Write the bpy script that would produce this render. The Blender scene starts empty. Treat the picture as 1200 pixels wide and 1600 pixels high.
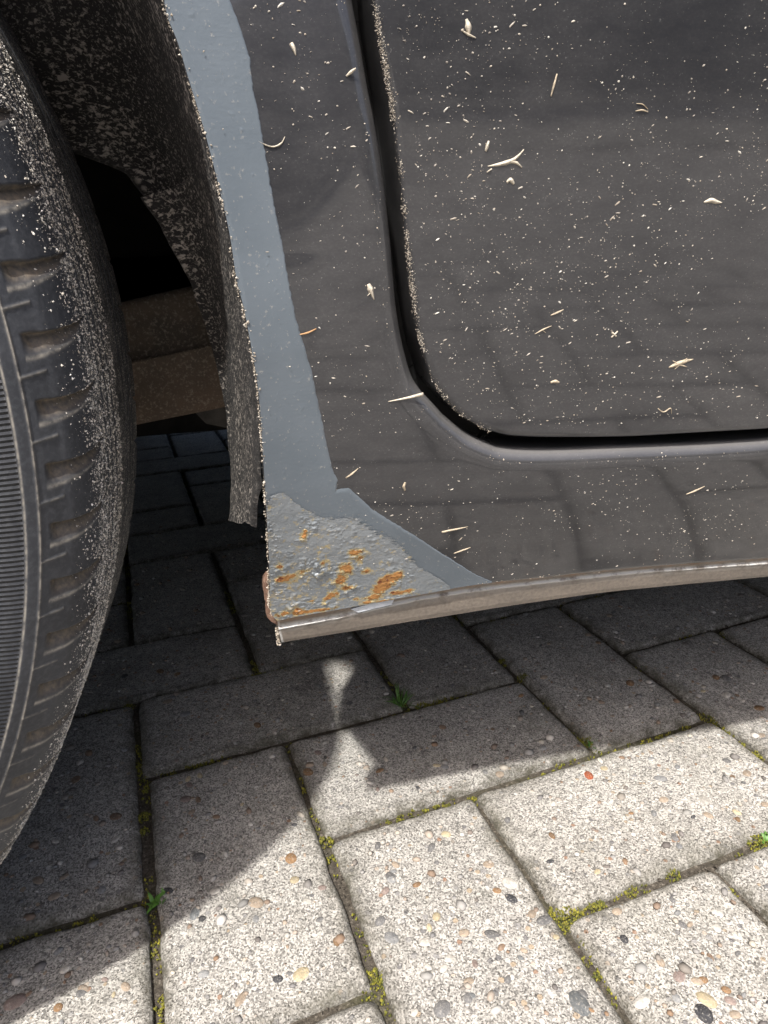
import bpy, math, random
import numpy as np
from mathutils import Vector, Matrix, Euler
random.seed(7); rng = np.random.default_rng(7)
scene = bpy.context.scene
C = scene.collection

# ------------------------------------------------------------------ camera
# world: X along the car (front = +X), Y into the car, Z up; metres.
H_CAM = 0.32578
F_PX = 1090.0
DM = np.array([[0.9779285, -0.1064359, 0.1797976],
               [-0.2048961, -0.3200508, 0.9249784],
               [-0.0409066, -0.9414026, -0.3347951]])     # columns: image right, image down, forward
cam_d = bpy.data.cameras.new('camera'); cam_d.sensor_fit = 'HORIZONTAL'; cam_d.sensor_width = 36
cam_d.lens = 36 * F_PX / 1200; cam_d.clip_start = 0.01; cam_d.clip_end = 500
cam = bpy.data.objects.new('camera', cam_d); C.objects.link(cam)
r_, d_, f_ = DM[:, 0], DM[:, 1], DM[:, 2]
cam.matrix_world = Matrix(((r_[0], -d_[0], -f_[0], 0), (r_[1], -d_[1], -f_[1], 0), (r_[2], -d_[2], -f_[2], H_CAM), (0, 0, 0, 1)))
scene.camera = cam

# ------------------------------------------------------------------ light
SUN = Vector((-0.278, -0.565, 1.0)).normalized()          # towards the sun
world = bpy.data.worlds.new('World'); scene.world = world; world.use_nodes = True
wn = world.node_tree
sky = wn.nodes.new('ShaderNodeTexSky'); sky.sky_type = 'NISHITA'; sky.sun_disc = False
sky.sun_elevation = math.asin(SUN.z); sky.sun_rotation = math.atan2(SUN.x, SUN.y)
sky.air_density = 0.7; sky.dust_density = 5.0; sky.ozone_density = 0.6
wn.links.new(sky.outputs[0], wn.nodes['Background'].inputs[0])
wn.nodes['Background'].inputs[1].default_value = 0.15
sun_d = bpy.data.lights.new('sun', 'SUN'); sun_d.energy = 4.0; sun_d.angle = math.radians(1.8); sun_d.color = (1.0, 0.972, 0.93)
sun = bpy.data.objects.new('sun', sun_d); C.objects.link(sun); sun.rotation_euler = (-SUN).to_track_quat('-Z', 'Y').to_euler()
vs = scene.view_settings
vs.view_transform = 'Standard'; vs.look = 'None'; vs.gamma = 1; vs.use_curve_mapping = False; vs.exposure = 0.55
scene.cycles.max_bounces = 6; scene.cycles.diffuse_bounces = 3; scene.cycles.glossy_bounces = 3; scene.cycles.transmission_bounces = 2

# ------------------------------------------------------------------ helpers
def ray(x, y):
    return DM @ np.array([(x - 600) / F_PX, (y - 800) / F_PX, 1.0])
def at_Y(x, y, Y):
    d = ray(x, y); t = Y / d[1]; return np.array([d[0] * t, Y, H_CAM + d[2] * t])
def at_Z(x, y, Z=0.0):
    d = ray(x, y); t = (Z - H_CAM) / d[2]; return np.array([d[0] * t, d[1] * t, Z])

def catmull(pts, n):
    """smooth curve through pts, n samples evenly by length"""
    P = np.array(pts, float)
    if len(P) == 2:
        return P[0] + np.linspace(0, 1, n)[:, None] * (P[1] - P[0])
    Q = np.vstack([2 * P[0] - P[1], P, 2 * P[-1] - P[-2]])
    out = []
    for i in range(1, len(Q) - 2):
        p0, p1, p2, p3 = Q[i - 1], Q[i], Q[i + 1], Q[i + 2]
        for t in np.linspace(0, 1, 24, endpoint=False):
            out.append(0.5 * (2 * p1 + (p2 - p0) * t + (2 * p0 - 5 * p1 + 4 * p2 - p3) * t * t + (3 * p1 - p0 - 3 * p2 + p3) * t ** 3))
    out.append(P[-1]); out = np.array(out)
    s = np.r_[0, np.cumsum(np.linalg.norm(np.diff(out, axis=0), axis=1))]
    q = np.linspace(0, s[-1], n)
    return np.stack([np.interp(q, s, out[:, k]) for k in range(out.shape[1])], 1)

def linear(pts, n):
    P = np.array(pts, float); s = np.r_[0, np.cumsum(np.linalg.norm(np.diff(P, axis=0), axis=1))]
    q = np.linspace(0, s[-1], n)
    return np.stack([np.interp(q, s, P[:, k]) for k in range(P.shape[1])], 1)

def fast_mesh(name, V, Fc, smooth=True):
    """V (n,3), Fc: list of index arrays (m,3)/(m,4)"""
    me = bpy.data.meshes.new(name); V = np.asarray(V, np.float32)
    if not isinstance(Fc, (list, tuple)): Fc = [Fc]
    Fc = [np.asarray(a, np.int32) for a in Fc if len(a)]
    loops = np.concatenate([a.ravel() for a in Fc]); tot = np.concatenate([np.full(len(a), a.shape[1], np.int32) for a in Fc])
    me.vertices.add(len(V)); me.vertices.foreach_set('co', V.ravel())
    me.loops.add(len(loops)); me.loops.foreach_set('vertex_index', loops)
    me.polygons.add(len(tot)); me.polygons.foreach_set('loop_start', np.r_[0, np.cumsum(tot)[:-1]].astype(np.int32))
    me.polygons.foreach_set('loop_total', tot)
    me.polygons.foreach_set('use_smooth', np.full(len(tot), smooth))
    me.update(calc_edges=True); me.validate()
    return me

def grid_faces(n, m, off=0, flip=False, close=False):
    """faces of an n x m vertex grid (row-major)"""
    i = np.arange(n if close else n - 1)[:, None]; j = np.arange(m - 1)[None, :]
    a = i * m + j; b = ((i + 1) % n) * m + j
    q = np.stack([a, b, b + 1, a + 1], -1).reshape(-1, 4) + off
    return q[:, ::-1] if flip else q

def attr(me, name, vals):
    a = me.attributes.new(name, 'FLOAT', 'POINT'); a.data.foreach_set('value', np.asarray(vals, np.float32))

def base_of(o):
    v = Vector((0, 0, 0))
    while o is not None:
        v += o.location; o = o.parent
    return v

def obj(name, me, mat=None, parent=None, at=None):
    """links a mesh whose coordinates are in world space (at=None) or local to at"""
    o = bpy.data.objects.new(name, me); C.objects.link(o)
    if mat is not None:
        if not me.materials: me.materials.append(mat)
    if parent is not None:
        o.parent = parent; o.location = (Vector(at) if at is not None else Vector((0, 0, 0))) - base_of(parent)
    elif at is not None:
        o.location = at
    return o

def tag(o, label=None, cat=None, group=None, kind=None):
    if label: o['label'] = label
    if cat: o['category'] = cat
    if group: o['group'] = group
    if kind: o['kind'] = kind
    return o

def empty(name, loc, parent=None):
    o = bpy.data.objects.new(name, None); C.objects.link(o); o.empty_display_size = 0.05
    o.location = loc
    if parent is not None: o.parent = parent; o.location = Vector(loc) - base_of(parent)
    return o

def join_mesh(parts):
    V, Q, T, off = [], [], [], 0
    for v, f in parts:
        v = np.asarray(v, float); V.append(v)
        for a in (f if isinstance(f, list) else [f]):
            a = np.asarray(a)
            if len(a) == 0: continue
            (Q if a.shape[1] == 4 else T).append(a + off)
        off += len(v)
    F = ([np.concatenate(Q)] if Q else []) + ([np.concatenate(T)] if T else [])
    return np.concatenate(V), F

def box(x0, x1, y0, y1, z0, z1):
    v = np.array([(x, y, z) for z in (z0, z1) for y in (y0, y1) for x in (x0, x1)], float)
    f = np.array([(0, 2, 3, 1), (4, 5, 7, 6), (0, 1, 5, 4), (2, 6, 7, 3), (0, 4, 6, 2), (1, 3, 7, 5)])
    return v, f

# ---- smooth value noise in numpy (for geometry)
def vnoise(x, y, seed=0):
    x = np.asarray(x, float); y = np.asarray(y, float)
    xi = np.floor(x).astype(np.int64); yi = np.floor(y).astype(np.int64); fx = x - xi; fy = y - yi
    def hsh(a, b):
        n = (a * 374761393 + b * 668265263 + seed * 1442695041) & 0x7fffffff
        n = ((n ^ (n >> 13)) * 1274126177) & 0x7fffffff
        return ((n ^ (n >> 16)) & 0xffff) / 65535.0
    sx = fx * fx * (3 - 2 * fx); sy = fy * fy * (3 - 2 * fy)
    a = hsh(xi, yi) * (1 - sx) + hsh(xi + 1, yi) * sx; b = hsh(xi, yi + 1) * (1 - sx) + hsh(xi + 1, yi + 1) * sx
    return a * (1 - sy) + b * sy
def fbm(x, y, seed=0, o=4):
    t = 0; a = 0.5
    for k in range(o):
        t = t + a * vnoise(np.asarray(x) * 2 ** k, np.asarray(y) * 2 ** k, seed + k); a *= 0.5
    return t

# ------------------------------------------------------------------ node helpers
class M:
    def __init__(s, name):
        s.m = bpy.data.materials.new(name); s.m.use_nodes = True; s.t = s.m.node_tree
        s.p = s.t.nodes['Principled BSDF']; s.out = s.t.nodes['Material Output']
    def node(s, kind, **kw):
        n = s.t.nodes.new(kind)
        for k, v in kw.items(): setattr(n, k, v)
        return n
    def link(s, a, b): s.t.links.new(a, b)
    def put(s, sock, v):
        if isinstance(v, bpy.types.NodeSocket): s.link(v, sock)
        elif isinstance(v, (tuple, list)) and len(v) == 3 and sock.type == 'RGBA': sock.default_value = (*v, 1)
        else: sock.default_value = v
    def set(s, **kw):
        for k, v in kw.items(): s.put(s.p.inputs[k.replace('_', ' ')], v)
        return s
    def coord(s, which='Object'): return s.node('ShaderNodeTexCoord').outputs[which]
    def vmap(s, vec, scale=(1, 1, 1), loc=(0, 0, 0), rot=(0, 0, 0)):
        n = s.node('ShaderNodeMapping'); s.put(n.inputs['Vector'], vec); s.put(n.inputs['Scale'], scale); s.put(n.inputs['Location'], loc); s.put(n.inputs['Rotation'], rot)
        return n.outputs[0]
    def noise(s, vec, scale, detail=3, rough=0.55, out='Fac', dist=0.0):
        n = s.node('ShaderNodeTexNoise'); s.put(n.inputs['Vector'], vec); n.inputs['Scale'].default_value = scale
        n.inputs['Detail'].default_value = detail; n.inputs['Roughness'].default_value = rough; n.inputs['Distortion'].default_value = dist
        return n.outputs[out]
    def voro(s, vec, scale, out='Distance', feature='F1', rnd=1.0):
        n = s.node('ShaderNodeTexVoronoi', feature=feature); s.put(n.inputs['Vector'], vec); n.inputs['Scale'].default_value = scale
        n.inputs['Randomness'].default_value = rnd
        return n.outputs[out]
    def ramp(s, fac, stops, interp='LINEAR'):
        n = s.node('ShaderNodeValToRGB'); n.color_ramp.interpolation = interp; e = n.color_ramp.elements
        while len(e) < len(stops): e.new(0.5)
        for k, (p, c) in enumerate(stops):
            e[k].position = p
            e[k].color = (c, c, c, 1) if not isinstance(c, (tuple, list)) else (*c, 1)
        s.put(n.inputs[0], fac); return n.outputs[0]
    def math(s, op, a, b=0.0, c=None, clamp=False):
        n = s.node('ShaderNodeMath', operation=op, use_clamp=clamp); s.put(n.inputs[0], a); s.put(n.inputs[1], b)
        if c is not None: s.put(n.inputs[2], c)
        return n.outputs[0]
    def mix(s, fac, a, b, mode='MIX'):
        n = s.node('ShaderNodeMix', data_type='RGBA', blend_type=mode); s.put(n.inputs['Factor'], fac); s.put(n.inputs[6], a); s.put(n.inputs[7], b)
        return n.outputs[2]
    def mixf(s, fac, a, b):
        n = s.node('ShaderNodeMix', data_type='FLOAT'); s.put(n.inputs['Factor'], fac); s.put(n.inputs[2], a); s.put(n.inputs[3], b)
        return n.outputs[0]
    def attr(s, name): return s.node('ShaderNodeAttribute', attribute_name=name).outputs['Fac']
    def bump(s, h, strength=0.3, dist=0.001, normal=None):
        n = s.node('ShaderNodeBump'); s.put(n.inputs['Height'], h); s.put(n.inputs['Strength'], strength); s.put(n.inputs['Distance'], dist)
        if normal is not None: s.put(n.inputs['Normal'], normal)
        return n.outputs[0]
    def sep(s, v):
        n = s.node('ShaderNodeSeparateXYZ'); s.put(n.inputs[0], v); return n.outputs
    def island(s): return s.node('ShaderNodeNewGeometry').outputs['Random Per Island']
    def info(s, out): return s.node('ShaderNodeObjectInfo').outputs[out]

# ------------------------------------------------------------------ materials
def mat_paint():
    m = M('black_car_paint'); co = m.coord()
    big = m.noise(co, 14, 4, 0.6); mid = m.noise(m.vmap(co, (1, 1, 2.6)), 60, 4, 0.65)
    fine = m.noise(m.vmap(co, (1, 1, 1.7)), 900, 2, 0.6)
    z = m.sep(co)[2]
    dusty = m.math('MULTIPLY', m.ramp(big, [(0.3, 0.55), (0.7, 1.0)]), m.ramp(mid, [(0.25, 0.45), (0.75, 1.0)]))
    grit = m.ramp(fine, [(0.45, 0.85), (0.75, 1.25)])
    f = m.math('ADD', m.math('MULTIPLY', m.math('MULTIPLY', dusty, grit), 0.10), m.math('MULTIPLY', m.attr('roll_highlight'), 0.22), clamp=True)  # dust film, plus the highlight painted along the rolled sill edge
    spk = m.ramp(m.noise(co, 1500, 1, 0.5), [(0.70, 0.0), (0.76, 1.0)])
    spk2 = m.math('MULTIPLY', spk, m.ramp(mid, [(0.35, 0.0), (0.75, 0.30)]))
    f2 = m.math('ADD', f, spk2, clamp=True)
    m.set(Base_Color=(0.030, 0.032, 0.040), Metallic=0.85, Roughness=0.40, Coat_Weight=1.0, Coat_Roughness=0.06, Coat_IOR=1.55)
    dust = m.node('ShaderNodeBsdfPrincipled'); m.put(dust.inputs['Base Color'], (0.455, 0.44, 0.425)); dust.inputs['Roughness'].default_value = 0.9
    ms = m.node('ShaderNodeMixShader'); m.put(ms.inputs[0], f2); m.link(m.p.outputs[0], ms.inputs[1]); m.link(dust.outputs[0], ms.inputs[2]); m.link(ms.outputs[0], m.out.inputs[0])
    wob = m.noise(m.vmap(co, (1, 1, 1.6)), 9, 1, 0.4)
    b1 = m.bump(wob, 0.35, 0.0012); m.put(m.p.inputs['Normal'], b1); m.put(m.p.inputs['Coat Normal'], b1)
    return m.m
def mat_primer(name, c0, c1, rust=False):
    m = M(name); co = m.coord()
    n1 = m.noise(co, 45, 4, 0.6); n2 = m.noise(co, 700, 3, 0.6); st = m.noise(m.vmap(co, (1, 1, 6), rot=(0, 0.5, 0)), 160, 3, 0.6)
    col = m.mix(m.ramp(n1, [(0.3, 0.0), (0.7, 1.0)]), c0, c1)
    col = m.mix(m.ramp(n2, [(0.62, 0.0), (0.74, 0.35)]), col, (0.48, 0.44, 0.37))
    if rust:
        a = m.attr('rust'); e = m.attr('edge')
        rn = m.noise(co, 330, 4, 0.65); rf = m.noise(co, 1100, 2, 0.6)
        k = m.math('ADD', a, m.math('MULTIPLY', m.math('SUBTRACT', rn, 0.5), 2.1))
        core = m.ramp(k, [(0.52, 0.0), (0.64, 1.0)]); halo = m.ramp(k, [(0.16, 0.0), (0.50, 0.8)])
        orange = m.mix(rf, (0.24, 0.105, 0.03), (0.40, 0.20, 0.06)); orange = m.mix(m.ramp(rn, [(0.58, 0.0), (0.66, 1.0)]), orange, (0.13, 0.035, 0.012))
        col = m.mix(halo, col, (0.40, 0.31, 0.13)); col = m.mix(core, col, orange)
        fl = m.ramp(m.noise(m.vmap(co, (1, 1, 2.2)), 420, 3, 0.6), [(0.66, 0.0), (0.70, 1.0)])
        col = m.mix(m.math('MULTIPLY', fl, m.attr('flake')), col, (0.66, 0.63, 0.56))
        m.set(Base_Color=col, Roughness=m.mixf(core, 0.24, 0.85))
        al = m.ramp(m.math('ADD', e, m.math('MULTIPLY', m.math('SUBTRACT', m.noise(m.vmap(co, (1, 1, 7), rot=(0, 0.6, 0)), 240, 3, 0.7), 0.5), 1.1)), [(0.44, 0.0), (0.50, 1.0)])
        m.set(Alpha=al)
        h = m.math('ADD', m.math('MULTIPLY', m.noise(co, 260, 3, 0.6), 1.0), m.math('MULTIPLY', core, 0.7))
        m.put(m.p.inputs['Normal'], m.bump(h, 0.6, 0.0009))
    else:
        m.set(Base_Color=col, Roughness=0.36)
        h = m.math('ADD', n2, m.math('MULTIPLY', st, 0.35))
        m.put(m.p.inputs['Normal'], m.bump(h, 0.22, 0.0004))
    return m.m
def mat_flange():
    m = M('dusty_sill_paint'); co = m.coord()
    n = m.noise(m.vmap(co, (1, 1, 3)), 40, 5, 0.65); fi = m.noise(co, 700, 3, 0.6)
    z = m.attr('lip')
    f = m.math('MULTIPLY', m.ramp(n, [(0.25, 0.5), (0.75, 1.0)]), m.ramp(fi, [(0.3, 0.55), (0.7, 1.0)]))
    col = m.mix(f, (0.035, 0.033, 0.03), (0.225, 0.19, 0.155))
    lip = m.math('MULTIPLY', z, m.ramp(m.noise(m.vmap(co, (1, 1, 1)), 130, 4, 0.7), [(0.36, 0.1), (0.50, 1.0)]))
    col = m.mix(m.math('MULTIPLY', lip, 0.9), col, (0.50, 0.50, 0.48))
    seam = m.math('MULTIPLY', m.attr('seam'), m.ramp(m.noise(co, 90, 4, 0.7), [(0.40, 0.0), (0.62, 1.0)]))
    col = m.mix(m.math('MULTIPLY', seam, 0.8), col, (0.22, 0.105, 0.035))
    m.set(Base_Color=col, Roughness=0.38); m.put(m.p.inputs['Normal'], m.bump(fi, 0.3, 0.0004)); return m.m
def mat_rust_metal():
    m = M('rusty_metal'); co = m.coord(); n = m.noise(co, 400, 4, 0.65)
    m.set(Base_Color=m.ramp(n, [(0.3, (0.07, 0.038, 0.025)), (0.55, (0.17, 0.10, 0.068)), (0.8, (0.30, 0.21, 0.16))]), Roughness=0.8)
    m.put(m.p.inputs['Normal'], m.bump(n, 0.6, 0.0008)); return m.m
def mat_rubber():
    m = M('dusty_tyre_rubber'); co = m.coord(); uv = m.sep(m.coord('UV')); s = uv[1]
    n = m.noise(co, 30, 4, 0.6); fi = m.noise(co, 600, 3, 0.6)
    base = m.mix(m.ramp(n, [(0.3, 0.0), (0.7, 1.0)]), (0.024, 0.026, 0.031), (0.043, 0.046, 0.053))
    base = m.mix(m.math('MULTIPLY', m.ramp(fi, [(0.45, 0.0), (0.75, 1.0)]), 0.35), base, (0.095, 0.10, 0.108))
    d = m.attr('dust')
    sp = m.math('ADD', m.noise(co, 1250, 2, 0.6), m.math('MULTIPLY', m.math('SUBTRACT', m.noise(co, 160, 3, 0.6), 0.5), 0.30))
    k = m.math('SUBTRACT', sp, m.math('SUBTRACT', 0.80, m.math('MULTIPLY', d, 0.288)))
    spm = m.ramp(m.math('MULTIPLY', k, 26.0), [(0.0, 0.0), (1.0, 1.0)])
    grit = m.mix(m.noise(co, 700, 1, 0.5), (0.42, 0.385, 0.33), (0.80, 0.77, 0.71))
    col = m.mix(m.math('MULTIPLY', spm, m.ramp(d, [(0.0, 0.0), (0.12, 1.0)])), base, grit)
    col = m.mix(m.math('MULTIPLY', m.attr('pocket'), m.ramp(fi, [(0.3, 0.25), (0.7, 0.9)])), col, (0.17, 0.135, 0.095))
    col = m.mix(m.math('MULTIPLY', m.attr('ridge'), m.ramp(m.noise(co, 350, 3, 0.6), [(0.35, 0.2), (0.6, 1.0)])), col, (0.36, 0.33, 0.28))
    m.set(Base_Color=col, Roughness=0.55, Specular_IOR_Level=0.4)
    rib = m.math('SINE', m.math('MULTIPLY', uv[0], 2 * math.pi * 1100))
    ribm = m.math('MULTIPLY', rib, m.math('LESS_THAN', s, 0.1016))
    b1 = m.bump(ribm, 0.8, 0.0009); b2 = m.bump(m.math('ADD', fi, m.math('MULTIPLY', spm, 2.0)), 0.3, 0.0004, b1)
    m.put(m.p.inputs['Normal'], b2); return m.m
def mat_liner():
    m = M('dusty_wheel_arch_liner'); co = m.coord()
    v = m.vmap(co, (1.0, 1.5, 1.9), rot=(0.3, 0.25, 0))
    n = m.noise(v, 300, 3, 0.6, dist=0.5); n2 = m.noise(co, 22, 3, 0.6); n3 = m.noise(v, 520, 3, 0.6, dist=0.6)
    k = m.math('ADD', n, m.math('MULTIPLY', m.math('SUBTRACT', n2, 0.5), 0.28))
    f = m.ramp(k, [(0.55, 0.0), (0.66, 0.9)]); f3 = m.ramp(n3, [(0.58, 0.0), (0.70, 0.8)])
    col = m.mix(m.math('MAXIMUM', m.math('MULTIPLY', f, m.attr('dusty')), m.math('MULTIPLY', f3, m.attr('dusty'))), (0.016, 0.015, 0.0145), (0.42, 0.38, 0.335))
    m.set(Base_Color=col, Roughness=0.85); m.put(m.p.inputs['Normal'], m.bump(m.math('ADD', n, m.noise(co, 800, 2, 0.6)), 0.5, 0.001)); return m.m
def mat_plain(name, col, rough=0.6, var=0.25, scale=60, bump=0.0, metal=0.0, spec=0.5):
    m = M(name); co = m.coord(); n = m.noise(co, scale, 4, 0.6)
    a = tuple(c * (1 - var) for c in col); b = tuple(min(1, c * (1 + var)) for c in col)
    m.set(Base_Color=m.mix(m.ramp(n, [(0.3, 0.0), (0.7, 1.0)]), a, b), Roughness=rough, Metallic=metal, Specular_IOR_Level=spec)
    if bump: m.put(m.p.inputs['Normal'], m.bump(n, bump, 0.001))
    return m.m
def mat_arm():
    m = M('rusty_dusty_steel'); co = m.coord(); n = m.noise(co, 25, 5, 0.65); f = m.noise(co, 520, 4, 0.65)
    z = m.attr('low')
    c = m.mix(m.ramp(n, [(0.35, 0.0), (0.65, 1.0)]), (0.065, 0.055, 0.045), (0.13, 0.10, 0.075))
    c = m.mix(m.math('MULTIPLY', z, m.ramp(n, [(0.3, 0.3), (0.6, 1.0)])), c, (0.125, 0.088, 0.062))
    c = m.mix(m.ramp(f, [(0.52, 0.0), (0.70, 0.7)]), c, (0.30, 0.26, 0.21))
    m.set(Base_Color=c, Roughness=0.85); m.put(m.p.inputs['Normal'], m.bump(f, 0.5, 0.001)); return m.m
def mat_bits(name, cols, rough=0.7, trans=0.0):
    m = M(name); r = m.island()
    m.set(Base_Color=m.ramp(r, [(i / max(1, len(cols) - 1), c) for i, c in enumerate(cols)]), Roughness=rough)
    return m.m
def mat_paver():
    m = M('exposed_aggregate_concrete'); rnd = m.info('Random')
    cb = m.node('ShaderNodeCombineXYZ'); m.put(cb.inputs[0], m.math('MULTIPLY', rnd, 7.0)); m.put(cb.inputs[1], m.math('MULTIPLY', rnd, 13.0)); m.put(cb.inputs[2], m.math('MULTIPLY', rnd, 3.0))
    va = m.node('ShaderNodeVectorMath', operation='ADD'); m.put(va.inputs[0], m.coord()); m.put(va.inputs[1], cb.outputs[0]); co = va.outputs[0]
    wv = m.node('ShaderNodeVectorMath', operation='MULTIPLY_ADD'); m.put(wv.inputs[0], m.noise(co, 500, 2, 0.5, out='Color')); wv.inputs[1].default_value = (0.0014,) * 3; m.put(wv.inputs[2], co); cw = wv.outputs[0]
    big = m.noise(co, 18, 5, 0.65); mid = m.noise(co, 130, 4, 0.65); fine = m.noise(co, 1000, 3, 0.7)
    base = m.mix(m.ramp(big, [(0.3, 0.0), (0.7, 1.0)]), (0.36, 0.34, 0.305), (0.53, 0.505, 0.46))
    base = m.mix(m.ramp(rnd, [(0.0, 0.0), (1.0, 0.30)]), base, (0.34, 0.33, 0.31))
    g = m.voro(cw, 1250, 'Color'); gs = m.node('ShaderNodeSeparateColor'); m.put(gs.inputs[0], g)
    base = m.mix(0.85, base, m.ramp(gs.outputs[0], [(0.0, 0.24), (0.22, 0.55), (0.5, 0.98), (0.8, 1.3), (1.0, 1.65)]), 'MULTIPLY')
    base = m.mix(0.5, base, m.ramp(mid, [(0.28, 0.45), (0.5, 0.95), (0.75, 1.2)]), 'MULTIPLY')
    # middle-sized aggregate, 3-5 mm
    vn = m.node('ShaderNodeTexVoronoi'); m.put(vn.inputs['Vector'], cw); vn.inputs['Scale'].default_value = 215; vd = vn.outputs['Distance']; vc = m.node('ShaderNodeSeparateColor'); m.put(vc.inputs[0], vn.outputs['Color'])
    rad = m.math('MULTIPLY', m.math('GREATER_THAN', vc.outputs[1], 0.56), m.math('MULTIPLY_ADD', vc.outputs[2], 0.22, 0.16))
    st = m.ramp(m.math('MULTIPLY', m.math('SUBTRACT', rad, vd), 14.0), [(0.0, 0.0), (0.6, 1.0)])
    sc = m.ramp(vc.outputs[0], [(0.0, (0.60, 0.57, 0.52)), (0.22, (0.30, 0.29, 0.28)), (0.4, (0.42, 0.33, 0.23)), (0.55, (0.17, 0.165, 0.165)), (0.7, (0.52, 0.44, 0.36)), (0.85, (0.33, 0.20, 0.13)), (0.95, (0.66, 0.64, 0.60))], 'CONSTANT')
    col = m.mix(m.math('MULTIPLY', st, 0.85), base, sc)
    pores = m.ramp(m.noise(co, 900, 3, 0.65), [(0.33, 1.0), (0.41, 0.0)])
    col = m.mix(m.math('MULTIPLY', pores, 0.8), col, (0.055, 0.05, 0.042))
    e = m.attr('rim')                                             # soil and algae caught along the joints
    em = m.math('MULTIPLY', e, m.ramp(m.noise(co, 90, 4, 0.7), [(0.3, 0.1), (0.62, 0.95)]))
    col = m.mix(em, col, (0.085, 0.078, 0.055))
    al = m.ramp(m.noise(co, 26, 4, 0.6), [(0.52, 0.0), (0.75, 0.35)]); col = m.mix(al, col, (0.17, 0.165, 0.13))
    m.set(Base_Color=col, Roughness=0.88, Specular_IOR_Level=0.3)
    h = m.math('ADD', m.math('ADD', m.math('MULTIPLY', fine, 0.8), m.math('MULTIPLY', gs.outputs[0], 0.35)), m.math('SUBTRACT', m.math('MULTIPLY', st, 0.6), m.math('MULTIPLY', pores, 0.9)))
    m.put(m.p.inputs['Normal'], m.bump(h, 0.75, 0.0011)); return m.m
def mat_pebble():
    m = M('river_pebble'); co = m.coord(); n = m.noise(co, 300, 4, 0.6)
    col = m.mix(1.0, m.info('Color'), m.ramp(m.noise(co, 1.6, 4, 0.65), [(0.3, 0.62), (0.7, 1.15)]), 'MULTIPLY')
    col = m.mix(m.ramp(m.noise(co, 3.5, 3, 0.7), [(0.56, 0.0), (0.66, 0.8)]), col, (0.34, 0.32, 0.285))
    m.set(Base_Color=col, Roughness=0.6); m.put(m.p.inputs['Normal'], m.bump(m.noise(co, 4, 4, 0.7), 0.35, 0.05)); return m.m
def mat_soil():
    m = M('joint_soil'); co = m.coord(); n = m.noise(co, 500, 4, 0.7); b = m.noise(co, 12, 4, 0.65)
    col = m.ramp(n, [(0.3, (0.028, 0.023, 0.017)), (0.55, (0.085, 0.072, 0.055)), (0.75, (0.26, 0.23, 0.19))])
    col = m.mix(m.ramp(b, [(0.5, 0.0), (0.7, 0.5)]), col, (0.06, 0.065, 0.018))
    m.set(Base_Color=col, Roughness=0.95); m.put(m.p.inputs['Normal'], m.bump(n, 0.9, 0.002)); return m.m
def mat_far_ground():
    m = M('distant_paving'); co = m.coord(); n = m.noise(co, 3, 5, 0.6)
    br = m.node('ShaderNodeTexBrick'); m.put(br.inputs['Vector'], co); br.inputs['Scale'].default_value = 5.0; br.inputs['Mortar Size'].default_value = 0.02
    m.put(br.inputs['Color1'], (0.36, 0.34, 0.31)); m.put(br.inputs['Color2'], (0.42, 0.40, 0.36)); m.put(br.inputs['Mortar'], (0.08, 0.075, 0.05))
    m.set(Base_Color=m.mix(m.math('MULTIPLY', n, 0.4), br.outputs[0], (0.22, 0.21, 0.18)), Roughness=0.9); return m.m

PAINT = mat_paint()
PRIMER = mat_primer('grey_primer', (0.108, 0.131, 0.152), (0.128, 0.152, 0.174))
PATCH = mat_primer('brushed_primer_with_rust', (0.170, 0.190, 0.204), (0.225, 0.243, 0.253), rust=True)
FLANGE = mat_flange(); RUST = mat_rust_metal(); RUBBER = mat_rubber(); LINER = mat_liner()
SEAL = mat_plain('black_rubber_seal', (0.006, 0.006, 0.006), 0.7)
UNDER = mat_plain('underbody_black', (0.014, 0.013, 0.012), 0.9, 0.4)
ARM = mat_arm(); STEEL2 = mat_plain('dull_dark_steel', (0.07, 0.065, 0.06), 0.8, 0.4, 90); STEEL = mat_plain('wheel_steel', (0.25, 0.25, 0.26), 0.45, 0.15, metal=0.6)
GLASS = mat_plain('window_glass', (0.01, 0.011, 0.012), 0.05, 0.1)
SPECK = mat_bits('pale_dust_specks', [(0.20, 0.18, 0.155), (0.32, 0.29, 0.25), (0.50, 0.46, 0.39), (0.26, 0.22, 0.17), (0.40, 0.37, 0.32), (0.62, 0.60, 0.54)])
GRIT = mat_bits('sandy_grit', [(0.22, 0.18, 0.13), (0.38, 0.33, 0.26), (0.55, 0.50, 0.42), (0.30, 0.25, 0.19), (0.64, 0.60, 0.53)])
ROAD = mat_bits('pale_road_grit', [(0.34, 0.31, 0.26), (0.55, 0.51, 0.45), (0.70, 0.67, 0.61), (0.45, 0.40, 0.33), (0.78, 0.76, 0.71)])
MOSS = mat_bits('moss_green', [(0.045, 0.055, 0.014), (0.10, 0.105, 0.016), (0.20, 0.19, 0.022), (0.08, 0.075, 0.022), (0.30, 0.27, 0.03), (0.14, 0.15, 0.02)], 0.85)
LEAF = mat_bits('weed_leaf', [(0.05, 0.13, 0.02), (0.08, 0.19, 0.03), (0.12, 0.22, 0.04)], 0.5)
PAVER = mat_paver(); PEBBLE = mat_pebble(); SOIL = mat_soil(); FAR = mat_far_ground()
STRAW = mat_plain('dry_straw', (0.46, 0.385, 0.28), 0.7, 0.4, 1400, 0.4)
PALE = mat_plain('dry_bud_scale', (0.56, 0.50, 0.40), 0.7, 0.35, 1200, 0.5)
ORANGE = mat_plain('orange_straw', (0.42, 0.24, 0.11), 0.6, 0.2, 900)

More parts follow.
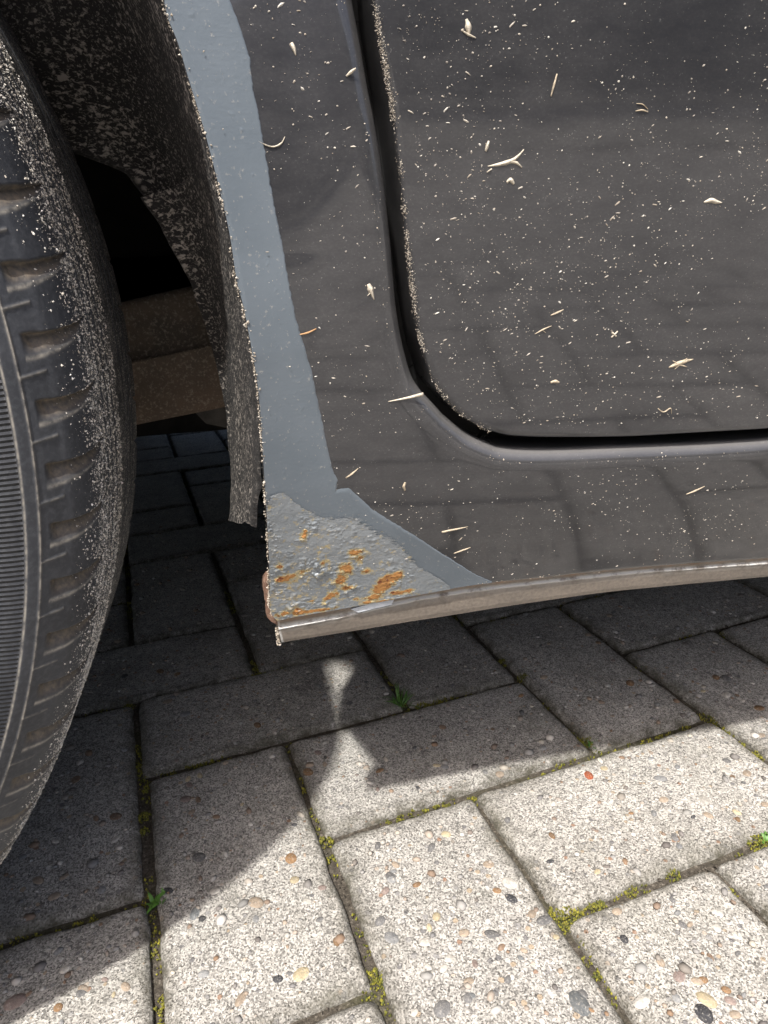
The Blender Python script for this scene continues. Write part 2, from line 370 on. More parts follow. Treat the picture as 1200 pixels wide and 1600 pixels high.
# ------------------------------------------------------------------ ground
ground_me = fast_mesh('ground', [(-60, -60, -0.06), (60, -60, -0.06), (60, 60, -0.06), (-60, 60, -0.06)], np.array([[0, 1, 2, 3]]))
tag(obj('ground', ground_me, FAR), kind='structure')
U_ = np.array([0.98823, 0.15298]); W_ = np.array([0.15298, -0.98823]); UNIT = 0.1
OBS = {(0, 0): (205, 1095), (0, 1): (222, 1205), (1, 1): (455, 1163), (2, 1): (632, 1103), (3, 1): (812, 1058), (1, 2): (507, 1302), (2, 2): (745, 1245),
       (3, 2): (922, 1170), (4, 2): (1110, 1122), (2, 3): (873, 1420), (3, 3): (1115, 1358), (1, 3): (590, 1540), (0, 2): (238, 1410)}
ok = list(OBS); obs_p = np.array([at_Z(*OBS[k])[:2] for k in ok]); lin = np.array([(U_ * k[0] + W_ * k[1]) * UNIT for k in ok])
ORG = (obs_p - lin).mean(0); res = obs_p - lin - ORG
def shift(u, w):
    d = np.array([math.hypot(u - k[0], w - k[1]) for k in ok]); wt = 1 / (d ** 2 + 0.08)
    s = (res * wt[:, None]).sum(0) / wt.sum(); return s * math.exp(-(max(0, d.min() - 0.5) / 1.2) ** 2)
def paver_pos(u, w): return ORG + (U_ * u + W_ * w) * UNIT + shift(u, w)

pav = tag(obj('pavement', fast_mesh('pavement', [(-2.6, -2.6, -0.0052), (2.6, -2.6, -0.0052), (2.6, 2.6, -0.0052), (-2.6, 2.6, -0.0052)], np.array([[0, 1, 2, 3]])), SOIL), kind='structure')

LX, LY = 0.1952, 0.0952
def axis_samples(L, step):
    e = np.array([0, 0.0004, 0.001, 0.0018, 0.0028, 0.004, 0.0055, 0.0075, 0.010]); n = max(2, int((L - 0.02) / step))
    return np.r_[e, np.linspace(0.010, L - 0.010, n + 1)[1:-1], (L - e)[::-1]] - L / 2
def paver_mesh(seed, step=0.0035):
    xs = axis_samples(LX, step); ys = axis_samples(LY, step); X, Y = np.meshgrid(xs, ys, indexing='ij')
    dx = LX / 2 - abs(X); dy = LY / 2 - abs(Y); s = seed * 17.3
    ex = 0.0032 + 0.006 * (fbm(X * 45 + s, Y * 45, seed) - 0.35); ex = np.clip(ex, 0.0015, 0.010)
    def dr(d): return np.clip(1 - d / ex, 0, 1) ** 2.0
    corner = np.clip(1 - np.hypot(np.maximum(dx, 0), np.maximum(dy, 0)) / 0.007, 0, 1)
    Z = -0.0026 * np.clip(dr(dx) + dr(dy), 0, 1.5) - 0.0012 * corner + 0.0012 * (fbm(X * 30 + s, Y * 30, seed + 5) - 0.5) + 0.0009 * (fbm(X * 170 + s, Y * 170, seed + 9, 3) - 0.5)
    # wavy outline
    X2 = X + np.sign(X) * np.clip(1 - dx / 0.012, 0, 1) * 0.003 * (fbm(Y * 60 + s, X * 9, seed + 2) - 0.55)
    Y2 = Y + np.sign(Y) * np.clip(1 - dy / 0.012, 0, 1) * 0.003 * (fbm(X * 60 + s, Y * 9, seed + 3) - 0.55)
    n, k = X.shape; top = np.stack([X2, Y2, Z], -1).reshape(-1, 3)
    ring = np.r_[np.arange(k), np.arange(1, n) * k + k - 1, (n - 1) * k + np.arange(k - 2, -1, -1), np.arange(n - 2, 0, -1) * k]
    low = top[ring].copy(); low[:, 2] = -0.045
    V = np.vstack([top, low]); L = len(ring); a = np.arange(L); b = (a + 1) % L; o = n * k
    side = np.stack([ring[a], o + a, o + b, ring[b]], 1)[:, ::-1]
    me = fast_mesh('paver', V, [grid_faces(n, k), side])
    d = np.minimum(dx, dy).ravel(); attr(me, 'rim', np.r_[np.clip(1 - d / 0.012, 0, 1) ** 1.3, np.ones(L)])
    me.materials.append(PAVER); return me
pv_meshes = [paver_mesh(i) for i in range(7)]
cells = []
for k in range(-30, 31):
    for m_ in range(-9, 10):
        cells.append((k + 4 * m_, k, 2, 1)); cells.append((k + 4 * m_, k + 1, 1, 2))
focus = np.array([0.06, 0.42]); placed = []
for (u, w, a, b) in cells:
    c = ORG + (U_ * (u + a / 2) + W_ * (w + b / 2)) * UNIT
    if max(abs(c[0]), abs(c[1])) < 2.45: placed.append((np.hypot(*(c - focus)), u, w, a, b))
placed.sort()
pavers = []; far_parts = []
low_v, low_f = box(-LX / 2, LX / 2, -LY / 2, LY / 2, -0.04, -0.001)
for i, (dist, u, w, a, b) in enumerate(placed):
    cs = [(u, w), (u + a, w), (u, w + b), (u + a, w + b)]; base = np.array([ORG + (U_ * p + W_ * q) * UNIT for p, q in cs]); sh = np.array([shift(p, q) for p, q in cs])
    c = base.mean(0) + sh.mean(0); rel = base - base.mean(0)
    rot = (rel[:, 0] * sh[:, 1] - rel[:, 1] * sh[:, 0]).sum() / (rel ** 2).sum()
    th = math.atan2(U_[1], U_[0]) + rot + (0 if a == 2 else math.pi / 2) + random.gauss(0, 0.004) + random.choice((0, math.pi))
    if i < 292:
        o = obj('paver', pv_meshes[i % 7], None, pav, (c[0], c[1], random.gauss(0, 0.0006)))
        o.rotation_euler = (random.gauss(0, 0.005), random.gauss(0, 0.006), th); pavers.append((o, c, th))
    else:
        cs_, sn = math.cos(th), math.sin(th); v = low_v.copy(); x, y = v[:, 0].copy(), v[:, 1].copy()
        v[:, 0] = c[0] + x * cs_ - y * sn; v[:, 1] = c[1] + x * sn + y * cs_; far_parts.append((v, low_f))
V, F = join_mesh(far_parts); me = fast_mesh('outer_pavers', V, F, False); attr(me, 'rim', np.zeros(len(V)))
tag(obj('outer_pavers', me, PAVER, pav), kind='stuff')

# pebbles of the exposed aggregate, set into the pavers
def blob(seed, sub=2):
    import bmesh
    bm = bmesh.new(); bmesh.ops.create_icosphere(bm, subdivisions=sub, radius=1.0); r = random.Random(seed)
    ax = [Vector((r.gauss(0, 1), r.gauss(0, 1), r.gauss(0, 1))).normalized() for _ in range(5)]; am = [r.uniform(-0.16, 0.16) for _ in ax]
    for v in bm.verts:
        n = v.co.normalized(); v.co = n * (1 + sum(m_ * max(0, n.dot(q)) ** 2 for q, m_ in zip(ax, am)))
    me = bpy.data.meshes.new('pebble'); bm.to_mesh(me); bm.free()
    me.polygons.foreach_set('use_smooth', np.ones(len(me.polygons), bool)); me.materials.append(PEBBLE); return me
peb_me = [blob(40 + i) for i in range(9)]
PC = {'o': (0.31, 0.18, 0.085), 'b': (0.30, 0.20, 0.13), 'g': (0.20, 0.195, 0.19), 'w': (0.66, 0.62, 0.55), 'p': (0.34, 0.26, 0.225), 'd': (0.06, 0.06, 0.065), 'y': (0.60, 0.50, 0.32), 'l': (0.33, 0.33, 0.325), 't': (0.44, 0.35, 0.26), 'r': (0.50, 0.13, 0.05), 's': (0.19, 0.20, 0.20)}
listed = [(402, 1133, 14, 'o'), (290, 1248, 17, 'p'), (242, 1262, 17, 'o'), (310, 1250, 13, 'b'), (180, 1275, 18, 'b'), (118, 1218, 15, 'b'), (150, 1278, 11, 'b'), (455, 1341, 19, 'o'), (304, 1427, 24, 's'), (336, 1392, 13, 'w'),
          (311, 1338, 20, 'g'), (470, 1522, 25, 'y'), (376, 1562, 21, 't'), (298, 1455, 14, 'w'), (526, 1472, 13, 'o'), (400, 1410, 23, 't'), (480, 1408, 13, 'w'), (262, 1392, 17, 'd'), (130, 1545, 14, 't'), (25, 1565, 27, 'p'), (101, 1515, 12, 'w'),
          (528, 1270, 18, 'g'), (534, 1289, 18, 'w'), (482, 1207, 17, 'o'), (697, 1303, 14, 'y'), (675, 1322, 13, 'g'), (610, 1370, 21, 'g'), (602, 1391, 12, 'p'), (618, 1350, 14, 't'), (764, 1350, 15, 't'), (800, 1404, 19, 'd'), (850, 1437, 24, 'g'), (770, 1460, 23, 'g'),
          (682, 1432, 13, 'y'), (725, 1457, 14, 't'), (612, 1465, 25, 'l'), (594, 1438, 15, 'g'), (693, 1576, 26, 'g'), (742, 1506, 13, 'p'), (706, 1497, 15, 'w'), (796, 1380, 26, 'w'), (907, 1568, 38, 's'), (770, 1320, 13, 'o'), (920, 1212, 17, 'r'), (780, 1209, 14, 't'),
          (1080, 1380, 22, 'p'), (1158, 1356, 18, 'g'), (1166, 1434, 24, 'y'), (1062, 1525, 17, 'p'), (1090, 1532, 16, 't'), (1105, 1560, 24, 'y'), (1100, 1582, 24, 'd'), (1065, 1442, 14, 'g'), (1058, 1311, 12, 'o'), (1107, 1274, 12, 't'), (1168, 1208, 13, 't'), (1100, 1250, 19, 'w'),
          (1135, 1204, 15, 'w'), (862, 1307, 12, 'o'), (1037, 1250, 13, 't'), (1032, 1217, 18, 'l'), (985, 1067, 15, 'o'), (970, 1158, 13, 't'), (985, 1152, 12, 't'), (895, 1103, 19, 'g'), (1135, 1086, 15, 'w'), (1186, 1107, 14, 'o'), (1118, 1059, 12, 'o'), (1135, 1060, 14, 'g'), (850, 1058, 12, 't'),
          (200, 934, 12, 'o'), (228, 998, 13, 'w'), (262, 1097, 15, 't'), (290, 1116, 16, 'l'), (250, 1048, 15, 'o'), (1003, 1565, 24, 'w'), (545, 1290, 12, 'y'), (1190, 1150, 12, 't'), (60, 1375, 16, 't'), (85, 1400, 15, 't'), (250, 1185, 14, 'b'), (590, 1320, 12, 'g'), (652, 1382, 12, 'o'), (180, 1310, 14, 'w')]
def add_pebble(x, y, size, col, k, asp, ang, z=0.0006, flat=0.42):
    o0 = min(pavers, key=lambda p: abs((x - p[1][0]) * math.cos(p[2]) + (y - p[1][1]) * math.sin(p[2])) / LX + abs(-(x - p[1][0]) * math.sin(p[2]) + (y - p[1][1]) * math.cos(p[2])) / LY if np.hypot(x - p[1][0], y - p[1][1]) < 0.13 else 9)
    pv, c, th = o0; dx, dy = x - c[0], y - c[1]; lx, ly = dx * math.cos(th) + dy * math.sin(th), -dx * math.sin(th) + dy * math.cos(th)
    if abs(lx) > LX / 2 - 0.004 or abs(ly) > LY / 2 - 0.004: return
    o = bpy.data.objects.new('pebble', peb_me[k % 9]); C.objects.link(o); o.parent = pv
    o.location = (lx, ly, z - size * flat * 0.5 * 0.72); o.scale = (size / 2, size / 2 / asp, size / 2 * flat); o.rotation_euler = (0, 0, ang - th)
    jf = random.uniform(0.7, 1.05); j = [max(0.01, q * jf) for q in col]; o.color = (*j, 1)
for i, (px, py, sz, cc) in enumerate(listed):
    p = at_Z(px, py); rng_m = np.linalg.norm(p - np.array([0, 0, H_CAM])); add_pebble(p[0], p[1], sz * rng_m / F_PX * 1.08, PC[cc], i, random.uniform(1.1, 1.7), random.uniform(0, 3.1))
keys = 'glwtbpodylgwtlgs'
for i in range(215):
    px, py = random.uniform(-20, 1220), 870 + 750 * random.random() ** 0.8
    p = at_Z(px, py); add_pebble(p[0], p[1], random.uniform(0.003, 0.0062), PC[random.choice(keys)], i, random.uniform(1.0, 1.8), random.uniform(0, 3.1))

fv, ff = [], []
import bmesh as _bm
_b = _bm.new(); _bm.ops.create_icosphere(_b, subdivisions=1, radius=1.0); _v = np.array([v.co[:] for v in _b.verts]); _f = np.array([[v.index for v in f.verts] for f in _b.faces]); _b.free()
for i in range(6000):
    pv, c, th = pavers[min(len(pavers) - 1, int(abs(random.gauss(0, 40))))]; lx, ly = random.uniform(-LX / 2 + .005, LX / 2 - .005), random.uniform(-LY / 2 + .005, LY / 2 - .005)
    x, y = c[0] + lx * math.cos(th) - ly * math.sin(th), c[1] + lx * math.sin(th) + ly * math.cos(th); sz = random.uniform(0.0007, 0.0021) * (1.9 if random.random() < 0.22 else 1); a_ = random.uniform(0, 6.3); asp = random.uniform(0.55, 1.0)
    v = _v * rng.uniform(0.8, 1.15, (len(_v), 1)) * np.array([sz, sz * asp, sz * 0.4]); v = np.stack([v[:, 0] * math.cos(a_) - v[:, 1] * math.sin(a_), v[:, 0] * math.sin(a_) + v[:, 1] * math.cos(a_), v[:, 2]], 1) + np.array([x, y, 0.0003]); fv.append((v, _f))
V, F = join_mesh(fv); tag(obj('fine_gravel', fast_mesh('fine_gravel', V, F), mat_bits('fine_aggregate', [(0.10, 0.10, 0.10), (0.42, 0.40, 0.36), (0.24, 0.155, 0.095), (0.19, 0.185, 0.18), (0.60, 0.57, 0.52), (0.30, 0.225, 0.16), (0.33, 0.32, 0.30), (0.12, 0.105, 0.095), (0.52, 0.47, 0.39)], 0.75), pav), kind='stuff')

# ------------------------------------------------------------------ moss, soil crumbs and weeds in the joints
joint_lines = []
for (dist, u, w, a, b) in placed[:150]:
    p00, p10, p01 = paver_pos(u, w), paver_pos(u + a, w), paver_pos(u, w + b); joint_lines += [(p00, p10), (p00, p01)]
def tuft(cx, cy, r, h, n, out_v, out_f, zb=-0.0050):
    for _ in range(n):
        an = random.uniform(0, 6.28); q = r * math.sqrt(random.random()); x, y = cx + q * math.cos(an), cy + q * math.sin(an); k = len(out_v)
        hh = h * random.uniform(0.5, 1.0) * (1 - 0.8 * (q / max(r, 1e-6)) ** 2); g = random.uniform(0.00035, 0.00085); z = zb + hh * 0.62
        J = lambda: random.uniform(0.55, 1.25) * g
        out_v += [(x + J(), y, z), (x, y + J(), z), (x - J(), y, z), (x, y - J(), z), (x + random.gauss(0, g * 0.4), y + random.gauss(0, g * 0.4), z + 1.5 * J()), (x, y, z - 2 * g)]
        out_f += [(k, k + 1, k + 4), (k + 1, k + 2, k + 4), (k + 2, k + 3, k + 4), (k + 3, k, k + 4), (k + 1, k, k + 5), (k + 2, k + 1, k + 5), (k + 3, k + 2, k + 5), (k, k + 3, k + 5)]
mv, mf = [], []; cv, cf = [], []
for (a, b) in joint_lines:
    L = np.hypot(*(b - a)); n = int(L / 0.0016)
    for _ in range(n):
        t = random.random(); p = a + (b - a) * t; nn = np.array([-(b - a)[1], (b - a)[0]]) / L; p = p + nn * random.gauss(0, 0.0020)
        d = float(fbm(p[0] * 22 + 3, p[1] * 22 + 8, 4, 3))
        if d > 0.475: tuft(p[0], p[1], 0.0016, 0.0035 + 0.010 * min(0.25, d - 0.48), 3 if d < 0.56 else 6, mv, mf)
        elif random.random() < 0.7:
            k = len(cv); s = random.uniform(0.0004, 0.0013); an = random.uniform(0, 6); zz = -0.0056 + s * 0.6 + random.random() * 0.002
            cv += [(p[0] + s * math.cos(an + q) * random.uniform(0.7, 1.2), p[1] + s * math.sin(an + q), zz) for q in (0, 1.57, 3.14, 4.71)] + [(p[0], p[1], zz + s), (p[0], p[1], zz - s)]
            cf += [(k, k + 1, k + 4), (k + 1, k + 2, k + 4), (k + 2, k + 3, k + 4), (k + 3, k, k + 4), (k + 1, k, k + 5), (k + 2, k + 1, k + 5), (k + 3, k + 2, k + 5), (k, k + 3, k + 5)]
for (px, py, r, h, n) in [(820, 1060, 13, .010, 130), (886, 1428, 24, .008, 420), (868, 1400, 11, .006, 90), (930, 1415, 16, .006, 170), (985, 1388, 10, .006, 80), (510, 1315, 10, .008, 90), (595, 1525, 16, .006, 130), (920, 1160, 14, .009, 110), (1185, 1318, 16, .010, 160), (1050, 1365, 12, .006, 100),
                          (225, 1275, 9, .007, 90), (225, 1298, 7, .007, 60), (660, 1102, 12, .006, 90), (690, 1092, 10, .006, 70), (738, 1250, 10, .005, 60), (222, 1200, 13, .006, 90), (300, 1062, 10, .006, 60), (200, 1105, 10, .006, 60), (785, 1035, 9, .008, 70), (735, 968, 12, .006, 70), (1112, 1122, 12, .006, 80), (1140, 1395, 10, .006, 80), (1075, 1140, 12, .005, 70), (1135, 990, 9, .006, 50), (455, 1020, 9, .005, 40)]:
    p = at_Z(px, py, -0.003); m_ = np.linalg.norm(p - np.array([0, 0, H_CAM])) / F_PX; tuft(p[0], p[1], r * m_, h, n, mv, mf)
tag(obj('moss', fast_mesh('moss', np.array(mv), np.array(mf), False), MOSS), 'yellow green moss growing in the joints between the concrete pavers', 'moss', kind='stuff')
tag(obj('soil_crumbs', fast_mesh('soil_crumbs', np.array(cv), np.array(cf), False), SOIL), 'dark sandy soil crumbs filling the joints between the pavers', 'soil', kind='stuff')

def leaf_mesh(L, wd, bend, name):
    n = 6; V = []; F = []
    for i in range(n + 1):
        t = i / n; w = wd * math.sin(math.pi * min(0.97, 0.08 + t * 0.9)) ** 0.8 * (1 if t < 0.98 else 0.3); z = L * t * math.cos(bend * t) ; x = L * t * math.sin(bend * t)
        V += [(x, -w, z), (x - w * 0.25, 0, z), (x, w, z)]
    for i in range(n):
        a = i * 3; F += [(a, a + 1, a + 4, a + 3), (a + 1, a + 2, a + 5, a + 4)]
    me = fast_mesh(name, np.array(V), np.array(F)); me.materials.append(LEAF); return me
blade_me = [leaf_mesh(0.020, 0.0007, b, 'blade') for b in (0.5, 0.9, 1.3)]; leaf_me = [leaf_mesh(0.0085, 0.0013, b, 'leaf') for b in (0.7, 1.1, 1.5)]
def weed(name, px, py, n, meshes, sc, label, part):
    p = at_Z(px, py, -0.004); e = tag(empty(name, p), label, 'weed')
    for i in range(n):
        o = bpy.data.objects.new(part, meshes[i % len(meshes)]); C.objects.link(o); o.parent = e
        o.location = (random.gauss(0, 0.0018), random.gauss(0, 0.0018), 0); k = sc * random.uniform(0.55, 1.05); o.scale = (k, k, k); o.rotation_euler = (random.gauss(0, 0.25), random.gauss(0, 0.25), random.uniform(0, 6.28))
weed('grass_tuft', 627, 1104, 26, blade_me, 1.0, 'small tuft of thin green grass blades in a shaded paver joint', 'blade')
weed('seedling', 247, 1416, 18, leaf_me, 0.9, 'bright green leafy seedling beside a dark pebble in the joint below the tyre', 'leaf')
weed('seedling', 925, 1166, 16, leaf_me, 0.75, 'low yellow green weed at the shadow edge where three pavers meet', 'leaf')
weed('seedling', 1192, 1316, 16, leaf_me, 0.8, 'sunlit lime green weed in the joint next to a moss strip', 'leaf')
weed('seedling', 1005, 1043, 9, leaf_me, 0.6, 'small dark green weed in the shaded joint under the sill', 'leaf')

# ------------------------------------------------------------------ the car
WX, WZ, WR = -0.3455, 0.298, 0.298
car = tag(empty('car', (0.6, 1.0, 0.0)), 'dusty black car with grey primer and rust on the wheel arch corner', 'car')
zt = catmull([(.15, .2738), (.17, .2690), (.187, .2650), (.205, .2590), (.23, .2505), (.26, .2430), (.30, .2355), (.34, .2292), (.38, .2236), (.42, .2185), (.46, .2141), (.52, .2092), (.62, .2050), (.75, .2060), (.86, .215), (.96, .232)], 900)
def B(X, Z):
    X = np.asarray(X, float); Z = np.asarray(Z, float); y = np.interp(Z, zt[:, 0], zt[:, 1]); r = np.hypot(X - WX, Z - WZ)
    w = np.clip((0.056 - X) / 0.036, 0, 1); w = w * w * (3 - 2 * w); y = y + w * (0.075 * np.clip(Z - 0.30, 0, 0.2) * np.clip((Z - 0.27) / 0.06, 0, 1))
    return y - 0.0045 * np.exp(-np.clip(r - 0.35, 0, 1) / 0.018) * np.clip((Z - 0.19) / 0.06, 0, 1)
def Bn(X, Z):
    e = 0.002; gx = (B(X + e, Z) - B(X - e, Z)) / (2 * e); gz = (B(X, Z + e) - B(X, Z - e)) / (2 * e)
    n = np.stack([gx, -np.ones_like(gx), gz], -1); return n / np.linalg.norm(n, axis=-1, keepdims=True)
def on_body(px, py):
    Y = 0.235
    for _ in range(25):
        p = at_Y(px, py, Y); Y = float(B(p[0], p[2]))
    p = at_Y(px, py, Y); return np.array([p[0], p[2]])
def body_curve(pix, n, fn=catmull): return fn([on_body(*p) for p in pix], n)
def lift(XZ, off=0.0):
    XZ = np.asarray(XZ); Y = B(XZ[..., 0], XZ[..., 1]) - off; return np.stack([XZ[..., 0], Y, XZ[..., 1]], -1)
def loft(a, b, m, power=1.0):
    t = (np.linspace(0, 1, m) ** power)[None, :, None]; return a[:, None, :] * (1 - t) + b[:, None, :] * t
def roll(curve, r, depth, inward, k=8, steps=3):
    """rows (n, k+steps, 3) rolling from the surface round an edge and into the car; inward = in-plane direction of the edge"""
    rows = []
    for i in range(1, k + 1):
        ph = math.pi / 2 * i / k; q = curve + inward * r * math.sin(ph); p = lift(q); p[:, 1] += r * (1 - math.cos(ph)); rows.append(p)
    for i in range(1, steps + 1):
        p = rows[k - 1].copy(); p[:, 1] += depth * i / steps; rows.append(p)
    return np.stack(rows, 1)
def normal2(curve, sgn=1):
    t = np.gradient(curve, axis=0); t /= np.linalg.norm(t, axis=1, keepdims=True) + 1e-12
    n = np.stack([-t[:, 1], t[:, 0]], 1) * sgn
    for _ in range(6): n[1:-1] = (n[:-2] + n[1:-1] * 2 + n[2:]) / 4
    return n / np.linalg.norm(n, axis=1, keepdims=True)

ARCH = [(255, -6), (263, 30), (278, 67), (295, 124), (312, 180), (325, 225), (344, 300), (359, 367), (370, 439), (381, 482), (394, 550), (403, 605), (409, 680), (413, 745), (417, 808), (420, 867), (421, 908), (422, 948), (427, 963)]
CREASE = [(433, 969), (467, 962), (558, 946), (662, 927), (746, 913), (848, 902), (992, 887), (1198, 872)]
E_L = [(557, -8), (570, 62), (581, 128), (592, 184), (601, 240), (609, 300), (617, 380), (622, 440), (627, 490), (637, 545), (650, 590), (665, 614), (677, 627), (700, 652)]
E_B = [(700, 652), (735, 680), (772, 697), (797, 703), (860, 705), (992, 700), (1100, 696), (1198, 690)]
D_L = [(584, -8), (596, 69), (611, 150), (619, 206), (630, 300), (636, 370), (642, 425), (652, 500), (662, 548), (680, 600), (700, 627), (722, 650)]
D_B = [(722, 650), (755, 670), (785, 680), (810, 684), (867, 686), (983, 685), (1075, 680), (1198, 673)]
XEND = 1.75
arch_xz = body_curve(ARCH, 300); a_top = math.atan2(arch_xz[0, 1] - WZ, arch_xz[0, 0] - WX)
def arc(a0, a1, n, r=0.350): t = np.linspace(a0, a1, n); return np.stack([WX + r * np.cos(t), WZ + r * np.sin(t)], 1)
crease_xz = body_curve(CREASE, 320)
out_curve = np.vstack([arc(math.radians(197), math.radians(60), 70)[:-1], arc(math.radians(60), a_top, 50)[:-1], arch_xz, crease_xz, linear([crease_xz[-1], (XEND, crease_xz[-1, 1])], 50)[1:]])
e_l = body_curve(E_L, 300); e_b = body_curve(E_B, 321)[1:]; RAD = 0.0078
in_raw = np.vstack([linear([(-0.95, 0.20), (-0.95, 0.90), (-0.12, 0.90)], 70)[:-1], catmull([(-0.12, 0.90), (-0.02, 0.86), (0.025, 0.70), (0.036, 0.52), e_l[0]], 50)[:-1], e_l, e_b, linear([e_b[-1], (XEND, e_b[-1, 1])], 50)[1:]])
nin = normal2(in_raw); i0 = 69
in_curve = in_raw - nin * RAD
out_n = normal2(out_curve, -1)
main = lift(loft(out_curve, in_curve, 46))
rl = roll(in_curve, RAD, 0.028, nin)
hem = np.stack([lift(out_curve - out_n * 0.0012 * 0) + np.array([0, d, 0]) for d in (0.014, 0.004, 0.0012)], 1)
hem[:, 2, 0] += out_n[:, 0] * 0.0004; hem[:, 2, 2] += out_n[:, 1] * 0.0004
full = np.concatenate([hem, main, rl], 1); n_, k_ = full.shape[:2]
qme = fast_mesh('quarter_panel', full.reshape(-1, 3), grid_faces(n_, k_)); st_ = np.zeros((n_, k_)); up_ = np.clip(nin[:, 1] * 0.85 + 0.12, 0.06, 1)   # highlight painted on the upward side of the rolled edge, as extra dust
st_[:, 3 + 46:3 + 46 + 8] = up_[:, None] * np.array([.06, .16, .36, .70, 1.0, .85, .30, .05])[None, :]; st_[:, 3 + 45] = up_ * 0.02; attr(qme, 'roll_highlight', st_.ravel())
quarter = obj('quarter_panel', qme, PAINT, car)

# doors
d_l = body_curve(D_L, 240); d_b = body_curve(D_B, 261)[1:]
door_raw = np.vstack([catmull([(-0.005, 0.885), (0.033, 0.70), (0.043, 0.52), d_l[0]], 40)[:-1], d_l, d_b, linear([d_b[-1], (0.86, d_b[-1, 1])], 60)[1:]])
dn = normal2(door_raw); DR = 0.0022
tgt = linear([(-0.005, 0.885), (0.86, 0.885), (0.86, d_b[-1, 1])], len(door_raw))
d_in = door_raw + dn * DR
dm = lift(loft(d_in, tgt, 170, 1.5)); dr = roll(d_in, DR, 0.022, -dn, 5, 2)[:, ::-1]; dm[..., 1] += 0.0016; dr[..., 1] += 0.0016
full = np.concatenate([dr, dm], 1)
door = obj('rear_door', fast_mesh('rear_door', full.reshape(-1, 3), grid_faces(*full.shape[:2])), PAINT, car)
fx = linear([(0.866, 0.885), (0.866, d_b[-1, 1] + 0.0)], 30); fx2 = linear([(XEND, 0.885), (XEND, d_b[-1, 1])], 30)
fd = lift(loft(fx, fx2, 12)); obj('front_door', fast_mesh('front_door', fd.reshape(-1, 3), grid_faces(30, 12)), PAINT, car)
# rubber seal in the gap: a band behind the opening
sl = in_raw[i0:] - nin[i0:] * 0.012; s2 = in_raw[i0:] + nin[i0:] * 0.05
sm = lift(loft(sl, s2, 4)); sm[..., 1] += 0.024
obj('door_seal', fast_mesh('door_seal', sm.reshape(-1, 3), grid_faces(*sm.shape[:2])), SEAL, car)

# primer coats
def noisy(curve, amp, freq, seed, n0=None):
    n = normal2(curve); s = np.r_[0, np.cumsum(np.linalg.norm(np.diff(curve, axis=0), axis=1))]
    return curve + n * (amp * (fbm(s * freq, s * 0 + 3.3, seed, 4) - 0.47))[:, None]
PR = [(357, -8), (378, 49), (391, 90), (396, 139), (404, 180), (415, 240), (428, 319), (441, 379), (452, 446), (463, 500), (477, 545), (484, 570), (488, 582), (494, 615), (503, 655), (511, 695), (520, 735), (528, 750), (526, 764), (545, 762), (583, 796), (642, 833), (704, 873), (742, 897), (760, 905), (768, 908)]
pr_in = noisy(linear([on_body(*p) for p in PR], 700), 0.0007, 700, 3)
i_end = int(np.argmin(np.hypot(*(crease_xz - on_body(768, 910)).T)))
pr_out = np.vstack([arch_xz, crease_xz[:i_end + 1]]); pr_out = linear(pr_out, 700)
# keep the corner of both edges matched: split at the sill corner
k0 = int(np.argmin(np.hypot(*(pr_out - arch_xz[-1]).T))); c_in = int(np.argmin(np.hypot(*(pr_in - on_body(527, 764)).T)))
pr_out = np.vstack([linear(pr_out[:k0], 420), linear(pr_out[k0:], 280)]); pr_in = np.vstack([linear(pr_in[:c_in], 420), linear(pr_in[c_in:], 280)])
pm = lift(loft(pr_out, pr_in, 60), 0.00035); pm[:, -1, 1] += 0.0004
pm2 = pm.copy(); 
lump = 0.00022 * np.clip(fbm(pm[..., 0] * 520, pm[..., 2] * 520, 12, 3) - 0.70, 0, 1) * 9
pm[..., 1] -= lump * np.clip(np.linspace(0, 1, 60) * 4, 0, 1)[None, :] * np.clip((1 - np.linspace(0, 1, 60)) * 6, 0, 1)[None, :]
primer = obj('primer_coat', fast_mesh('primer_coat', pm.reshape(-1, 3), grid_faces(700, 60)), PRIMER, quarter)
primer['label'] = 'flat blue grey primer strip along the wheel arch edge'

PT = [(414, 778), (430, 768), (446, 765), (479, 789), (510, 800), (533, 800), (567, 796), (600, 816), (637, 846), (658, 880), (690, 903), (702, 914)]
pt_in = linear([on_body(*p) for p in PT], 420)
ja = int(np.argmin(np.hypot(*(arch_xz - on_body(416, 778)).T))); jb = int(np.argmin(np.hypot(*(crease_xz - on_body(702, 918)).T)))
left = linear(arch_xz[ja:], 230); bot = linear(crease_xz[:jb + 1], 190)
ci = int(np.argmin(np.hypot(*(pt_in - on_body(590, 810)).T)))
pt_out = np.vstack([left, bot]); pt_in = np.vstack([linear(pt_in[:ci], 230), linear(pt_in[ci:], 190)])
g = loft(pt_out, pt_in, 190); X, Z = g[..., 0], g[..., 1]
core = np.clip((fbm(X * 90, Z * 90, 31, 3) - 0.30) * 3, 0, 1)
lx = np.clip((0.075 - (X - 0.0)) / 0.05, 0.12, 1)
amp = np.clip(np.linspace(0, 1, 190) * 25, 0.15, 1)[None, :] * np.clip((1 - np.linspace(0, 1, 190)) * 5, 0, 1)[None, :]
blis = np.clip(fbm(X * 330, Z * 430, 21, 3) - 0.50, 0, 1) * 0.0055 + np.clip(fbm(X * 800, Z * 1300, 25, 2) - 0.42, 0, 1) * 0.0024
pm = lift(g, 0.0007); pm[..., 1] -= blis * amp * lx * core
pm[:, -1, 1] += 0.0006
